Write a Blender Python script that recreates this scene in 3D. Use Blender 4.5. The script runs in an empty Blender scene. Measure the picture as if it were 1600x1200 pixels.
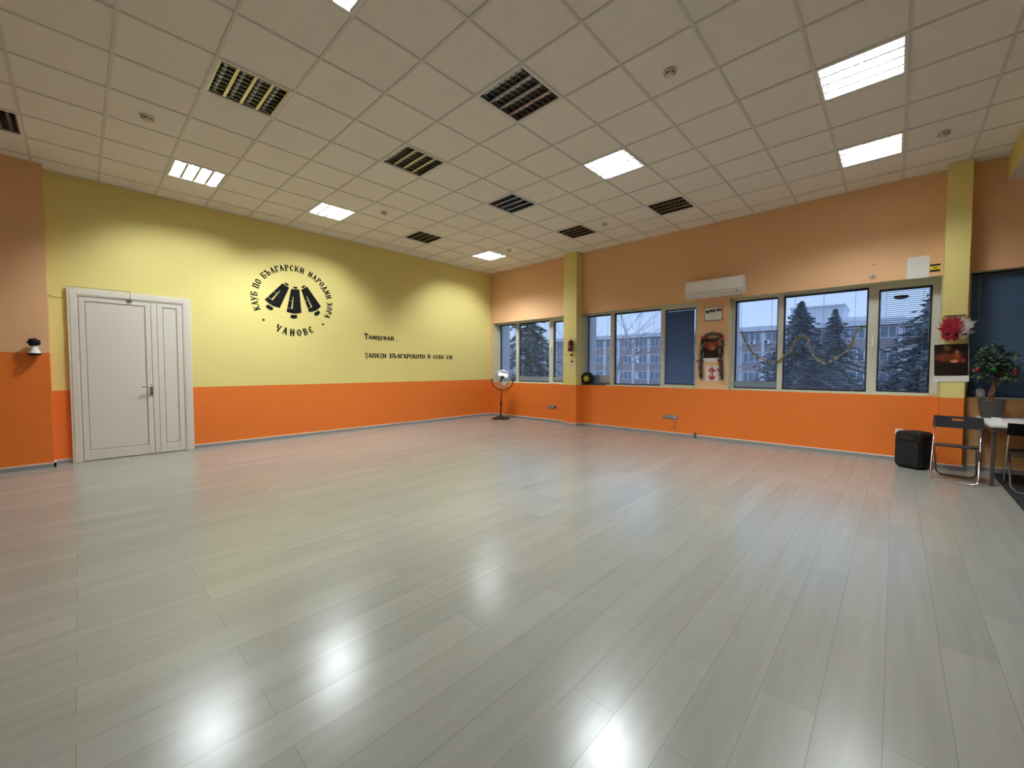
import bpy, bmesh, math, random
from mathutils import Vector, Matrix
random.seed(7)
C = bpy.context.scene.collection
SC = bpy.context.scene
PI = math.pi
H = 3.885                      # ceiling height

# ------------------------------------------------------------------ materials
def mat(name, col, rough=0.6, metal=0.0, var=0.0, vscale=8.0, bump=0.0, bscale=60.0, spec=None, emit=None, estr=0.0, stretch=None):
    m = bpy.data.materials.new(name); m.use_nodes = True
    nt = m.node_tree; b = nt.nodes['Principled BSDF']
    b.inputs['Base Color'].default_value = (*col, 1); b.inputs['Roughness'].default_value = rough
    b.inputs['Metallic'].default_value = metal
    if spec is not None: b.inputs['Specular IOR Level'].default_value = spec
    if emit:
        b.inputs['Emission Color'].default_value = (*emit, 1); b.inputs['Emission Strength'].default_value = estr
    if var or bump:
        tc = nt.nodes.new('ShaderNodeTexCoord'); src = tc.outputs['Object']
        if stretch:
            mp = nt.nodes.new('ShaderNodeMapping'); mp.inputs['Scale'].default_value = stretch
            nt.links.new(src, mp.inputs['Vector']); src = mp.outputs['Vector']
        if var:
            n = nt.nodes.new('ShaderNodeTexNoise'); n.inputs['Scale'].default_value = vscale; n.inputs['Detail'].default_value = 4
            nt.links.new(src, n.inputs['Vector'])
            mx = nt.nodes.new('ShaderNodeMix'); mx.data_type = 'RGBA'
            mx.inputs['A'].default_value = (*[c * (1 - var) for c in col], 1); mx.inputs['B'].default_value = (*[min(1, c * (1 + var)) for c in col], 1)
            nt.links.new(n.outputs['Fac'], mx.inputs['Factor']); nt.links.new(mx.outputs['Result'], b.inputs['Base Color'])
        if bump:
            n2 = nt.nodes.new('ShaderNodeTexNoise'); n2.inputs['Scale'].default_value = bscale; n2.inputs['Detail'].default_value = 3
            nt.links.new(src, n2.inputs['Vector'])
            bp = nt.nodes.new('ShaderNodeBump'); bp.inputs['Strength'].default_value = bump; bp.inputs['Distance'].default_value = 0.01
            nt.links.new(n2.outputs['Fac'], bp.inputs['Height']); nt.links.new(bp.outputs['Normal'], b.inputs['Normal'])
    return m

M = {}
M['yellow'] = mat('yellow_paint', (.73, .62, .215), .75, var=.03, vscale=2, bump=.12, bscale=90)
M['orange'] = mat('orange_paint', (.77, .178, .018), .6, var=.04, vscale=3, bump=.12, bscale=90)
M['salmon'] = mat('salmon_paint', (.74, .44, .222), .75, var=.03, vscale=2, bump=.12, bscale=90)
M['tan'] = mat('tan_paint', (.62, .36, .14), .7, var=.05, vscale=3, bump=.12, bscale=90)
M['reveal'] = mat('reveal_paint', (.60, .56, .33), .7, var=.05, vscale=4)
M['tile'] = mat('ceiling_tile', (.84, .785, .69), .9, var=.05, vscale=120, bump=.8, bscale=120)
M['tbar'] = mat('ceiling_bar', (.62, .58, .50), .5)
M['base'] = mat('grey_skirting', (.27, .265, .25), .45, var=.08, vscale=5)
M['lip'] = mat('pale_skirting_lip', (.70, .66, .60), .4)
M['upvc'] = mat('white_door_plastic', (.68, .63, .53), .38, var=.02, vscale=3)
M['groove'] = mat('door_seal', (.16, .11, .09), .6)
M['frame'] = mat('cream_window_frame', (.58, .56, .47), .45, var=.03)
M['gasket'] = mat('dark_gasket', (.03, .03, .04), .5)
M['metal'] = mat('brushed_metal', (.7, .7, .7), .25, 1.0)
M['chrome'] = mat('chrome', (.62, .63, .62), .18, 1.0)
M['louvre'] = mat('louvre_aluminium', (.42, .41, .39), .2, 1.0)
M['refl'] = mat('reflector', (.13, .12, .105), .5, 0, spec=.05)
M['fixture_rim'] = mat('fixture_rim', (.72, .70, .66), .4)
M['tube_lit'] = mat('lit_tube', (.9, .95, 1), .4, emit=(.86, .94, 1.0), estr=525)
M['tube_dim'] = mat('dim_tube', (.9, .95, 1), .4, emit=(.86, .94, 1.0), estr=230)
M['tube_off'] = mat('unlit_tube', (.85, .85, .85), .35)
M['cap'] = mat('tube_cap', (.5, .5, .48), .4, .6)
M['white'] = mat('white_plastic', (.80, .78, .74), .35, var=.02)
M['offwhite'] = mat('aged_white_plastic', (.66, .58, .44), .45, var=.04)
M['paper'] = mat('paper', (.72, .70, .64), .8, var=.03, vscale=12)
M['cream_paper'] = mat('cream_paper', (.74, .66, .36), .8, var=.03)
M['ink'] = mat('ink', (.010, .009, .009), .9, spec=.1)
M['grey_ink'] = mat('grey_ink', (.30, .29, .28), .8)
M['black'] = mat('black_plastic', (.007, .007, .008), .6, spec=.25, bump=.05, bscale=200)
M['black_soft'] = mat('black_fabric', (.006, .006, .007), .9, bump=.4, bscale=400)
M['black_gloss'] = mat('black_enamel', (.010, .009, .009), .25)
M['backblack'] = mat('black_backrest', (.008, .008, .010), .6, spec=.12)
M['seatblack'] = mat('dark_brown_seat', (.035, .020, .017), .5)
M['red'] = mat('red_enamel', (.16, .012, .012), .3)
M['redcloth'] = mat('red_cloth', (.42, .012, .03), .7, var=.2, vscale=40)
M['whitefur'] = mat('white_feather', (.75, .73, .70), .9)
M['hub'] = mat('yellow_hub', (.62, .55, .03), .5)
M['slat'] = mat('blue_grey_slat', (.26, .34, .48), .4, .1)
M['slat_dark'] = mat('deep_blue_slat', (.075, .14, .24), .4, .2)
M['slat_blue'] = mat('blue_slat', (.075, .14, .32), .45, .1)
M['rail'] = mat('dark_blind_rail', (.02, .025, .035), .45)
M['cord'] = mat('blind_cord', (.22, .25, .30), .7)
M['concrete'] = mat('weathered_concrete', (.78, .77, .77), .9, var=.12, vscale=5)
M['facade'] = mat('brown_grey_render', (.44, .34, .32), .9, var=.12, vscale=.6)
M['fascia'] = mat('pale_fascia', (.78, .76, .78), .85, var=.08, vscale=.5)
M['pilaster'] = mat('pale_pilaster', (.80, .80, .84), .85, var=.06)
M['bframe'] = mat('building_window_frame', (.85, .87, .92), .5)
M['bglass'] = mat('building_pane', (.20, .23, .28), .15)
M['conifer'] = mat('conifer_needles', (.115, .15, .15), .9, var=.5, vscale=1.2)
M['bark'] = mat('bark', (.36, .32, .31), .95, var=.3, vscale=6)
M['ground'] = mat('ground', (.10, .11, .09), 1, var=.3, vscale=.2)
M['tabletop'] = mat('pale_tabletop', (.74, .72, .68), .3, var=.02)
M['tabledge'] = mat('table_edge_shadow_brown', (.20, .15, .11), .5)  # brown puts the shadow along the table edge into the apron colour
M['greyleg'] = mat('grey_leg', (.10, .09, .08), .4, .3)
M['pot'] = mat('grey_pot', (.055, .052, .045), .55, var=.1, vscale=20)
M['soil'] = mat('soil', (.05, .03, .02), 1, var=.4, vscale=60)
M['trunk'] = mat('plant_trunk', (.20, .10, .06), .85, var=.3, vscale=40)
M['leaf'] = mat('plant_leaf', (.050, .092, .042), .65, var=.35, vscale=14)
M['ball_red'] = mat('red_bauble', (.22, .012, .02), .15, .6)
M['ball_green'] = mat('green_bauble', (.015, .30, .04), .15, .6)
M['vase'] = mat('pale_vase', (.50, .48, .46), .4)
M['gold'] = mat('gold_foil', (.62, .52, .30), .35, .4)
M['silver'] = mat('silver_glint_foil', (.88, .86, .78), .3, .3)  # silver strips; their pale colour also paints in the tinsel's white glints
M['darkfoil'] = mat('dark_foil', (.06, .045, .03), .3, .8)
M['tinsel_green'] = mat('green_tinsel', (.05, .085, .07), .4, .4)
M['socket'] = mat('grey_socket', (.19, .175, .17), .45)
M['wood'] = mat('pale_wood', (.55, .42, .22), .6, var=.15, vscale=10)
M['stick_yellow'] = mat('yellow_sticker', (.70, .58, .04), .5)
M['flap'] = mat('aircon_shade', (.66, .64, .60), .4)
M['oval'] = mat('dark_oval', (.03, .03, .035), .6)
M['umat'] = mat('black_mat', (.012, .012, .013), .95, bump=.5, bscale=300)
M['cage'] = mat('fan_cage_wire', (.42, .42, .42), .3, 1.0)
M['blade'] = mat('fan_blade', (.78, .76, .70), .3, .5)
M['mask_label'] = mat('worn_label', (.30, .14, .12), .5, var=.3, vscale=60)
M['bundle'] = mat('shiny_blue_slat', (.35, .50, .66), .25, .6)
M['mask_white'] = mat('mask_white', (.66, .60, .46), .5)

def picture_mat(name, dark, glow, centres):
    """a dark generic picture: a few warm blobs on brown-black, in object coordinates (y, z)"""
    m = bpy.data.materials.new(name); m.use_nodes = True; nt = m.node_tree; b = nt.nodes['Principled BSDF']
    b.inputs['Roughness'].default_value = .35
    tc = nt.nodes.new('ShaderNodeTexCoord')
    n = nt.nodes.new('ShaderNodeTexNoise'); n.inputs['Scale'].default_value = 14; n.inputs['Detail'].default_value = 5
    nt.links.new(tc.outputs['Object'], n.inputs['Vector'])
    prev = None
    base = nt.nodes.new('ShaderNodeMix'); base.data_type = 'RGBA'
    base.inputs['A'].default_value = (*[c * .35 for c in dark], 1); base.inputs['B'].default_value = (*[c * .9 for c in dark], 1)
    nt.links.new(n.outputs['Fac'], base.inputs['Factor']); prev = base.outputs['Result']
    for (cy, cz, ry, rz, col) in centres:
        mp = nt.nodes.new('ShaderNodeMapping'); mp.inputs['Location'].default_value = (0, -cy / ry, -cz / rz); mp.inputs['Scale'].default_value = (0, 1 / ry, 1 / rz)
        nt.links.new(tc.outputs['Object'], mp.inputs['Vector'])
        g = nt.nodes.new('ShaderNodeTexGradient'); g.gradient_type = 'SPHERICAL'
        nt.links.new(mp.outputs['Vector'], g.inputs['Vector'])
        mu = nt.nodes.new('ShaderNodeMath'); mu.operation = 'MULTIPLY'; nt.links.new(g.outputs['Fac'], mu.inputs[0]); 
        ad = nt.nodes.new('ShaderNodeMath'); ad.operation = 'MULTIPLY_ADD'; nt.links.new(n.outputs['Fac'], ad.inputs[0]); ad.inputs[1].default_value = 6; ad.inputs[2].default_value = -1.6
        nt.links.new(ad.outputs[0], mu.inputs[1]); mu.use_clamp = True
        mx = nt.nodes.new('ShaderNodeMix'); mx.data_type = 'RGBA'; nt.links.new(mu.outputs[0], mx.inputs['Factor'])
        nt.links.new(prev, mx.inputs['A']); mx.inputs['B'].default_value = (*col, 1); prev = mx.outputs['Result']
    nt.links.new(prev, b.inputs['Base Color'])
    return m

def floor_mat():
    m = bpy.data.materials.new('pale_laminate'); m.use_nodes = True; nt = m.node_tree; b = nt.nodes['Principled BSDF']
    tc = nt.nodes.new('ShaderNodeTexCoord')
    mp = nt.nodes.new('ShaderNodeMapping'); mp.inputs['Location'].default_value = (.4, -.126, 0)
    nt.links.new(tc.outputs['Object'], mp.inputs['Vector'])
    br = nt.nodes.new('ShaderNodeTexBrick'); br.offset = .37; br.inputs['Scale'].default_value = 1
    br.inputs['Brick Width'].default_value = 1.38; br.inputs['Row Height'].default_value = .183
    br.inputs['Mortar Size'].default_value = .0013; br.inputs['Mortar Smooth'].default_value = .3
    br.inputs['Color1'].default_value = (.268, .261, .220, 1); br.inputs['Color2'].default_value = (.300, .291, .247, 1)
    br.inputs['Mortar'].default_value = (.185, .177, .15, 1)
    nt.links.new(mp.outputs['Vector'], br.inputs['Vector'])
    mp2 = nt.nodes.new('ShaderNodeMapping'); mp2.inputs['Scale'].default_value = (.55, 9, 1)
    nt.links.new(tc.outputs['Object'], mp2.inputs['Vector'])
    n = nt.nodes.new('ShaderNodeTexNoise'); n.inputs['Scale'].default_value = 2.2; n.inputs['Detail'].default_value = 6; n.inputs['Roughness'].default_value = .55
    nt.links.new(mp2.outputs['Vector'], n.inputs['Vector'])
    cr = nt.nodes.new('ShaderNodeValToRGB'); cr.color_ramp.elements[0].position = .25; cr.color_ramp.elements[0].color = (.90, .895, .885, 1)
    cr.color_ramp.elements[1].position = .72; cr.color_ramp.elements[1].color = (1.03, 1.03, 1.03, 1)
    nt.links.new(n.outputs['Fac'], cr.inputs['Fac'])
    mx = nt.nodes.new('ShaderNodeMix'); mx.data_type = 'RGBA'; mx.blend_type = 'MULTIPLY'; mx.inputs['Factor'].default_value = 1
    nt.links.new(br.outputs['Color'], mx.inputs['A']); nt.links.new(cr.outputs['Color'], mx.inputs['B'])
    nt.links.new(mx.outputs['Result'], b.inputs['Base Color'])
    mr = nt.nodes.new('ShaderNodeMapRange'); mr.inputs['To Min'].default_value = .205; mr.inputs['To Max'].default_value = .255
    nt.links.new(n.outputs['Fac'], mr.inputs['Value']); nt.links.new(mr.outputs['Result'], b.inputs['Roughness'])
    b.inputs['Specular IOR Level'].default_value = .64
    bp = nt.nodes.new('ShaderNodeBump'); bp.inputs['Strength'].default_value = .12; bp.inputs['Distance'].default_value = .002
    nt.links.new(br.outputs['Fac'], bp.inputs['Height']); bp.invert = True
    nt.links.new(bp.outputs['Normal'], b.inputs['Normal'])
    return m
M['floor'] = floor_mat()

def glass_mat():
    m = bpy.data.materials.new('window_glass'); m.use_nodes = True; nt = m.node_tree
    for n in list(nt.nodes): nt.nodes.remove(n)
    o = nt.nodes.new('ShaderNodeOutputMaterial'); mx = nt.nodes.new('ShaderNodeMixShader')
    t = nt.nodes.new('ShaderNodeBsdfTransparent'); t.inputs['Color'].default_value = (.93, .96, 1, 1)
    g = nt.nodes.new('ShaderNodeBsdfGlossy'); g.inputs['Roughness'].default_value = .02
    lw = nt.nodes.new('ShaderNodeLayerWeight'); lw.inputs['Blend'].default_value = .5
    pw = nt.nodes.new('ShaderNodeMath'); pw.operation = 'POWER'; pw.inputs[1].default_value = 5; nt.links.new(lw.outputs['Facing'], pw.inputs[0])
    f = nt.nodes.new('ShaderNodeMath'); f.operation = 'MULTIPLY_ADD'; f.inputs[1].default_value = .9; f.inputs[2].default_value = .035; nt.links.new(pw.outputs[0], f.inputs[0])
    nt.links.new(f.outputs[0], mx.inputs[0]); nt.links.new(t.outputs[0], mx.inputs[1]); nt.links.new(g.outputs[0], mx.inputs[2])
    nt.links.new(mx.outputs[0], o.inputs[0])
    return m
M['glass'] = glass_mat()

# ------------------------------------------------------------------ mesh builder
class MB:
    def __init__(s): s.v = []; s.f = []; s.mi = []; s.X = None
    def _add(s, vs, fs, m):
        n = len(s.v)
        if s.X is not None: vs = [tuple(s.X @ Vector(v)) for v in vs]
        s.v += [tuple(v) for v in vs]; s.f += [tuple(i + n for i in f) for f in fs]; s.mi += [m] * len(fs)
        return s
    def box(s, x0, x1, y0, y1, z0, z1, m=0):
        vs = [(x, y, z) for x in (x0, x1) for y in (y0, y1) for z in (z0, z1)]
        return s._add(vs, [(0, 1, 3, 2), (4, 6, 7, 5), (0, 4, 5, 1), (2, 3, 7, 6), (0, 2, 6, 4), (1, 5, 7, 3)], m)
    def poly(s, pts, m=0): return s._add(pts, [tuple(range(len(pts)))], m)
    def prism(s, pts, d, m=0):
        n = len(pts); d = Vector(d); top = [tuple(Vector(p) + d) for p in pts]
        return s._add(list(pts) + top, [tuple(range(n))[::-1], tuple(range(n, 2 * n))] + [(i, (i + 1) % n, n + (i + 1) % n, n + i) for i in range(n)], m)
    def tube(s, path, r, n=8, m=0, closed=False, cap=True):
        P = [Vector(p) for p in path]; k = len(P); rr = r if isinstance(r, (list, tuple)) else [r] * k
        vs = []; up = None
        for i in range(k):
            if closed: t = P[(i + 1) % k] - P[i - 1]
            else: t = P[min(i + 1, k - 1)] - P[max(i - 1, 0)]
            t.normalize()
            if up is None:
                up = t.orthogonal().normalized()
            else:
                up = (up - t * up.dot(t))
                up = up.normalized() if up.length > 1e-6 else t.orthogonal().normalized()
            w = t.cross(up)
            for j in range(n):
                a = 2 * PI * j / n; vs.append(tuple(P[i] + (up * math.cos(a) + w * math.sin(a)) * rr[i]))
        fs = []
        for i in range(k if closed else k - 1):
            i2 = (i + 1) % k
            for j in range(n): fs.append((i * n + j, i * n + (j + 1) % n, i2 * n + (j + 1) % n, i2 * n + j))
        if cap and not closed: fs += [tuple(range(n))[::-1], tuple((k - 1) * n + j for j in range(n))]
        return s._add(vs, fs, m)
    def lathe(s, prof, n=24, m=0, c=(0, 0, 0), axis='z'):
        vs = []; k = len(prof)
        for r, h in prof:
            for j in range(n):
                a = 2 * PI * j / n; u, w = r * math.cos(a), r * math.sin(a)
                p = (u, w, h) if axis == 'z' else ((h, u, w) if axis == 'x' else (w, h, u))
                vs.append((p[0] + c[0], p[1] + c[1], p[2] + c[2]))
        fs = [(i * n + j, i * n + (j + 1) % n, (i + 1) * n + (j + 1) % n, (i + 1) * n + j) for i in range(k - 1) for j in range(n)]
        fs += [tuple(range(n))[::-1], tuple((k - 1) * n + j for j in range(n))]
        return s._add(vs, fs, m)
    def ball(s, c, r, n=12, m=0, sc=(1, 1, 1)):
        k = n // 2; prof = [(max(1e-4, math.sin(PI * i / k)) * r, -math.cos(PI * i / k) * r) for i in range(k + 1)]
        vs = []
        for rr, h in prof:
            for j in range(n):
                a = 2 * PI * j / n; vs.append((c[0] + rr * math.cos(a) * sc[0], c[1] + rr * math.sin(a) * sc[1], c[2] + h * sc[2]))
        fs = [(i * n + j, i * n + (j + 1) % n, (i + 1) * n + (j + 1) % n, (i + 1) * n + j) for i in range(k) for j in range(n)]
        return s._add(vs, fs, m)
    def build(s, name, mats, parent=None, smooth=False, bevel=0, seg=2):
        me = bpy.data.meshes.new(name); me.from_pydata(s.v, [], s.f)
        for k in (mats if isinstance(mats, (list, tuple)) else [mats]): me.materials.append(M[k] if isinstance(k, str) else k)
        for p, i in zip(me.polygons, s.mi): p.material_index = i; p.use_smooth = smooth
        bm = bmesh.new(); bm.from_mesh(me); bmesh.ops.recalc_face_normals(bm, faces=bm.faces); bm.to_mesh(me); bm.free()
        o = bpy.data.objects.new(name, me); C.objects.link(o)
        if parent: o.parent = parent
        if bevel:
            b = o.modifiers.new('bevel', 'BEVEL'); b.width = bevel; b.segments = seg; b.limit_method = 'ANGLE'
        return o

def tag(o, label, cat, group=None, kind=None):
    o['label'] = label; o['category'] = cat
    if group: o['group'] = group
    if kind: o['kind'] = kind
    return o
def thing(name, label, cat, loc=(0, 0, 0), rz=0, group=None, kind=None, rot=None):
    o = bpy.data.objects.new(name, None); o.empty_display_size = .1; C.objects.link(o)
    o.location = loc; o.rotation_euler = rot if rot else (0, 0, rz)
    return tag(o, label, cat, group, kind)
def dup(o, parent=None):
    c = o.copy(); C.objects.link(c)
    if parent: c.parent = parent
    for ch in list(o.children): dup(ch, c)
    return c
def struct(o, label, cat): return tag(o, label, cat, kind='structure')
def box(name, a, m, parent=None, bevel=0):
    return MB().box(*a).build(name, m, parent, bevel=bevel)
def arc(c, r, a0, a1, n, f): return [f(c[0] + r * math.cos(a0 + (a1 - a0) * i / n), c[1] + r * math.sin(a0 + (a1 - a0) * i / n)) for i in range(n + 1)]

# ------------------------------------------------------------------ camera
f_px = 636.4; yaw, pitch, roll = math.radians(223.2348), math.radians(-2.167), math.radians(.039)
fw = Vector((math.cos(pitch) * math.cos(yaw), math.cos(pitch) * math.sin(yaw), math.sin(pitch)))
rt = Vector((math.sin(yaw), -math.cos(yaw), 0)); up = rt.cross(fw)
rt, up = rt * math.cos(roll) + up * math.sin(roll), up * math.cos(roll) - rt * math.sin(roll)
cd = bpy.data.cameras.new('camera'); cd.sensor_width = 36; cd.lens = 36 * f_px / 1600; cd.clip_start = .05; cd.clip_end = 500
cam = bpy.data.objects.new('camera', cd); C.objects.link(cam)
cam.matrix_world = Matrix(((rt.x, up.x, -fw.x, 7.8392), (rt.y, up.y, -fw.y, 8.1764), (rt.z, up.z, -fw.z, 1.2901), (0, 0, 0, 1)))
SC.camera = cam

# ------------------------------------------------------------------ room shell
XM, YM = 11.0, 12.0
struct(MB().box(-.35, XM + .2, -.3, YM + .2, -.15, 0).build('floor', 'floor'), 'pale grey laminate plank floor of the hall', 'floor')

FIX = {(3, 0): 1, (3, -3): 0, (3, -7): 1, (0, -7): 1, (0, -3): 0, (0, 0): 0, (-3, -3): 0, (-3, -7): 0, (-6, -7): 1, (-3, 0): 1, (-6, 0): 0, (-6, -3): 0, (-3, 4): 1, (-6, 4): 2,
       (6, -3): 0, (6, 0): 0, (6, -7): 0, (0, 4): 0, (3, 4): 0, (6, 4): 0}
gx = [4.58 + .6 * i for i in range(-8, 12)]; gy = [5.19 + .6 * j for j in range(-9, 13)]
xs = [0] + [v for v in gx if .02 < v < XM - .02] + [XM]; ys = [0] + [v for v in gy if .02 < v < YM - .02] + [YM]
mb = MB()
for a, b in zip(xs, xs[1:]):
    for c, d in zip(ys, ys[1:]):
        key = (round(((a + b) / 2 - 4.88) / .6), round(((c + d) / 2 - 5.49) / .6))
        if key in FIX and abs(b - a - .6) < .02 and abs(d - c - .6) < .02: continue
        mb.box(a, b, c, d, H + .007, H + .02, 0)
for v in xs: mb.box(v - .012, v + .012, 0, YM, H, H + .03, 1)
for v in ys: mb.box(0, XM, v - .012, v + .012, H + .0006, H + .029, 1)
struct(mb.build('ceiling', ['tile', 'tbar']), 'suspended ceiling of speckled square tiles on a metal grid', 'ceiling')
struct(box('light_block_slab', (-.4, XM + .2, -.4, YM + .2, H + .25, H + .4), 'concrete'), 'unseen slab added above the suspended ceiling to block sky light', 'slab')  # added out of view to stop sky light leaking through the ceiling

def wall_quads(mb, f, u0, u1, z0, z1, split, lo, hi):
    if z0 < split: mb.poly([f(u0, z0), f(u1, z0), f(u1, min(split, z1)), f(u0, min(split, z1))], lo)
    if z1 > split: mb.poly([f(u0, max(split, z0)), f(u1, max(split, z0)), f(u1, z1), f(u0, z1)], hi)
# yellow wall (plane y = 0), with a door opening backed by the door itself
mb = MB()
mb.box(0, 8.09, -.25, 0, 0, .99, 1); mb.box(0, 8.09, -.25, 0, .99, H + .1, 0)
struct(mb.build('wall_left', ['yellow', 'orange']), 'yellow wall with an orange lower band and the white door', 'wall')
mb = MB(); mb.box(8.09, XM, -.25, .19, 0, 1.49, 1); mb.box(8.09, XM, -.25, .19, 1.49, H + .1, 0)
struct(mb.build('wall_far_left', ['salmon', 'orange']), 'projecting brown and orange wall left of the door', 'wall')
# window wall (x = 0): solid boxes around the openings
OP = [(.10, 2.60), (2.95, 5.50), (6.03, 8.605), (8.85, 11.3)]; ZS, ZT = .92, 2.525
mb = MB(); T = -.34
mb.box(T, 0, -.25, 8.72, 0, ZS, 1); mb.box(T, 0, 8.72, YM, 0, ZS, 3)
mb.box(T, 0, -.25, YM, ZT, H + .1, 0)
prev = -.25
for a, b in OP + [(YM, YM)]:
    mb.box(T, 0, prev, a, ZS, ZT, 0); prev = b
e = .003
for a, b in OP:                     # painted reveals
    mb.box(T, -.002, a - .001, a + e, ZS, ZT, 2); mb.box(T, -.002, b - e, b + .001, ZS, ZT, 2); mb.box(T, -.002, a, b, ZT - e, ZT + .001, 2); mb.box(T, -.002, a, b, ZS - .001, ZS + e, 2)
struct(mb.build('wall_right', ['salmon', 'orange', 'reveal', 'tan']), 'peach and orange wall holding the row of windows', 'wall')
mb = MB(); mb.box(XM, XM + .2, -.25, YM, 0, .99, 1); mb.box(XM, XM + .2, -.25, YM, .99, H + .1, 0)
struct(mb.build('wall_back', ['salmon', 'orange']), 'wall opposite the windows', 'wall')
mb = MB(); mb.box(T, XM + .2, YM, YM + .2, 0, .99, 1); mb.box(T, XM + .2, YM, YM + .2, .99, H + .1, 0)
struct(mb.build('wall_near', ['salmon', 'orange']), 'wall opposite the yellow wall', 'wall')
for i, (a, b, lab) in enumerate([(2.615, 2.965, 'yellow pillar with the fire extinguisher on it'), (8.605, 8.82, 'yellow pillar behind the folding chair')]):
    mb = MB(); mb.box(-.002, .2, a, b, 0, ZS, 1); mb.box(-.002, .2, a, b, ZS, H + .004, 0)
    struct(mb.build('pillar_%d' % (i + 1), ['yellow', 'orange']), lab, 'pillar')
for i, (a, b) in enumerate([(-.3, .10), (2.60, 2.95), (5.50, 6.03), (8.605, 8.85)]):
    struct(box('trim_%d' % (i + 1), (-.66, -.34, a, b, -3, H), 'concrete'), 'grey concrete fin outside the glass, number %s from the corner' % ['one', 'two', 'three', 'four'][i], 'fin')
mb = MB(); mb.box(0, XM, 9.12, 9.5, 3.59, H + .004, 0); mb.box(0, XM, 9.121, 9.499, 3.585, 3.591, 1)
struct(mb.build('beam', ['yellow', 'tbar']), 'yellow ceiling beam with a grey underside beyond the pillar', 'beam')
def skirt(name, segs, label):
    mb = MB()
    for (x0, x1, y0, y1) in segs:
        mb.box(x0, x1, y0, y1, 0, .052, 0); mb.box(x0, x1, y0, y1, .052, .062, 1)
    struct(mb.build(name, ['base', 'lip']), label, 'skirting')
skirt('baseboard_left', [(0, 6.59, 0, .018), (7.925, 8.09, 0, .018)], 'grey skirting along the yellow wall')
skirt('baseboard_far_left', [(8.072, XM, .19, .208), (8.072, 8.09, .0, .208)], 'grey skirting on the projecting wall left of the door')
skirt('baseboard_right', [(0, .018, .018, 2.615), (0, .018, 2.983, 8.587), (0, .018, 8.838, YM)], 'grey skirting under the windows')
skirt('baseboard_pillar', [(.2, .218, 2.597, 2.983), (0, .2, 2.597, 2.615), (0, .2, 2.965, 2.983)], 'grey skirting around the pillar with the extinguisher')
skirt('baseboard_pillar_right', [(.2, .218, 8.587, 8.838), (0, .2, 8.587, 8.605), (0, .2, 8.82, 8.838)], 'grey skirting around the pillar behind the folding chair')

# ------------------------------------------------------------------ door
D = thing('door_1', 'white double door with a narrow side leaf and chrome lever', 'door', (0, 0, 0), kind='structure')
mb = MB()
mb.box(7.825, 7.925, -.01, .045, 0, 2.385); mb.box(6.60, 6.705, -.01, .045, 0, 2.385); mb.box(6.705, 7.825, -.01, .045, 2.277, 2.385)
mb.box(7.835, 7.90, .045, .052, 0, 2.36); mb.box(6.625, 6.69, .045, .052, 0, 2.36); mb.box(6.69, 7.835, .045, .052, 2.295, 2.36)
mb.build('door_frame', 'upvc', D, bevel=.003)
def leaf(x0, x1, st, name):
    z0, z1 = .008, 2.268
    p0, p1, q0, q1 = x0 + st, x1 - st, .150, 2.212
    mb = MB(); y0, y1 = .004, .043
    mb.box(x0, p0, y0, y1, z0, z1); mb.box(p1, x1, y0, y1, z0, z1); mb.box(p0, p1, y0, y1, z0, q0); mb.box(p0, p1, y0, y1, q1, z1)
    L = mb.build(name, 'upvc', D, bevel=.003)
    MB().box(p0 + .006, p1 - .006, .004, .035, q0 + .006, q1 - .006).build('panel', 'upvc', L)
    g = MB(); w = .007
    g.box(p0, p0 + w, .004, .0375, q0, q1); g.box(p1 - w, p1, .004, .0375, q0, q1); g.box(p0, p1, .004, .0375, q0, q0 + w); g.box(p0, p1, .004, .0375, q1 - w, q1)
    g.build('panel_seal', 'groove', L)
    return L
Lm = leaf(7.079, 7.820, .062, 'main_leaf'); Ls = leaf(6.71, 7.008, .066, 'side_leaf')
MB().box(7.012, 7.075, .004, .046, .008, 2.268).build('meeting_stile', 'upvc', D, bevel=.003)
g = MB(); g.box(6.705, 7.825, .001, .006, 0, 2.277); g.build('door_seal', 'groove', D)
hd = MB(); hd.box(7.078, 7.110, .043, .052, .885, 1.045); hd.build('lock_plate', 'metal', Lm, bevel=.002)
hd = MB(); hd.tube([(7.092, .045, 1.022), (7.092, .095, 1.022), (7.105, .10, 1.021), (7.21, .098, 1.014)], .009, 10); hd.build('lever_handle', 'metal', Lm, smooth=True)
hd = MB(); hd.lathe([(.008, 0), (.008, .006)], 12, c=(7.092, .051, .925), axis='y'); hd.build('keyhole', 'ink', Lm)
s = thing('door_sensor', 'small grey sensor with a thin wire at the top of the white door', 'sensor', (7.30, .052, 2.28))
MB().box(-.03, .03, 0, .018, -.012, .012).build('sensor_body', 'socket', s, bevel=.003)
wr = MB(); wr.tube([(0, .004, .01), (-.002, .004, .117), (-.0, -.01, .12), (.30, -.01, .118), (.62, -.012, .115)], .0035, 6)
wr.build('wire', 'socket', s)
cb = MB(); cb.tube([(7.93, .006, 2.255), (7.97, .006, 2.245), (8.02, .006, 2.243), (8.06, .006, 2.255), (8.088, .006, 2.275)], .006, 6)
tag(cb.build('wall_cable', 'yellow'), 'yellow painted cable sagging between the door top and the projecting wall', 'cable')
kn = thing('wall_fitting', 'white wall fitting with a black star knob left of the door', 'fitting', (8.215, .19, 1.535))
mb = MB(); mb.box(-.02, .02, 0, .03, -.03, .03); mb.lathe([(.055, -.055), (.045, -.03), (.034, 0), (.032, .04), (.034, .05)], 16, c=(0, .06, 0)); mb.build('stem', 'white', kn, smooth=False)
mb = MB(); mb.lathe([(.001, -.085), (.03, -.085), (.06, -.075), (.062, -.062), (.055, -.055)], 20, c=(0, .06, 0)); mb.build('base', 'black', kn)
mb = MB()
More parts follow.
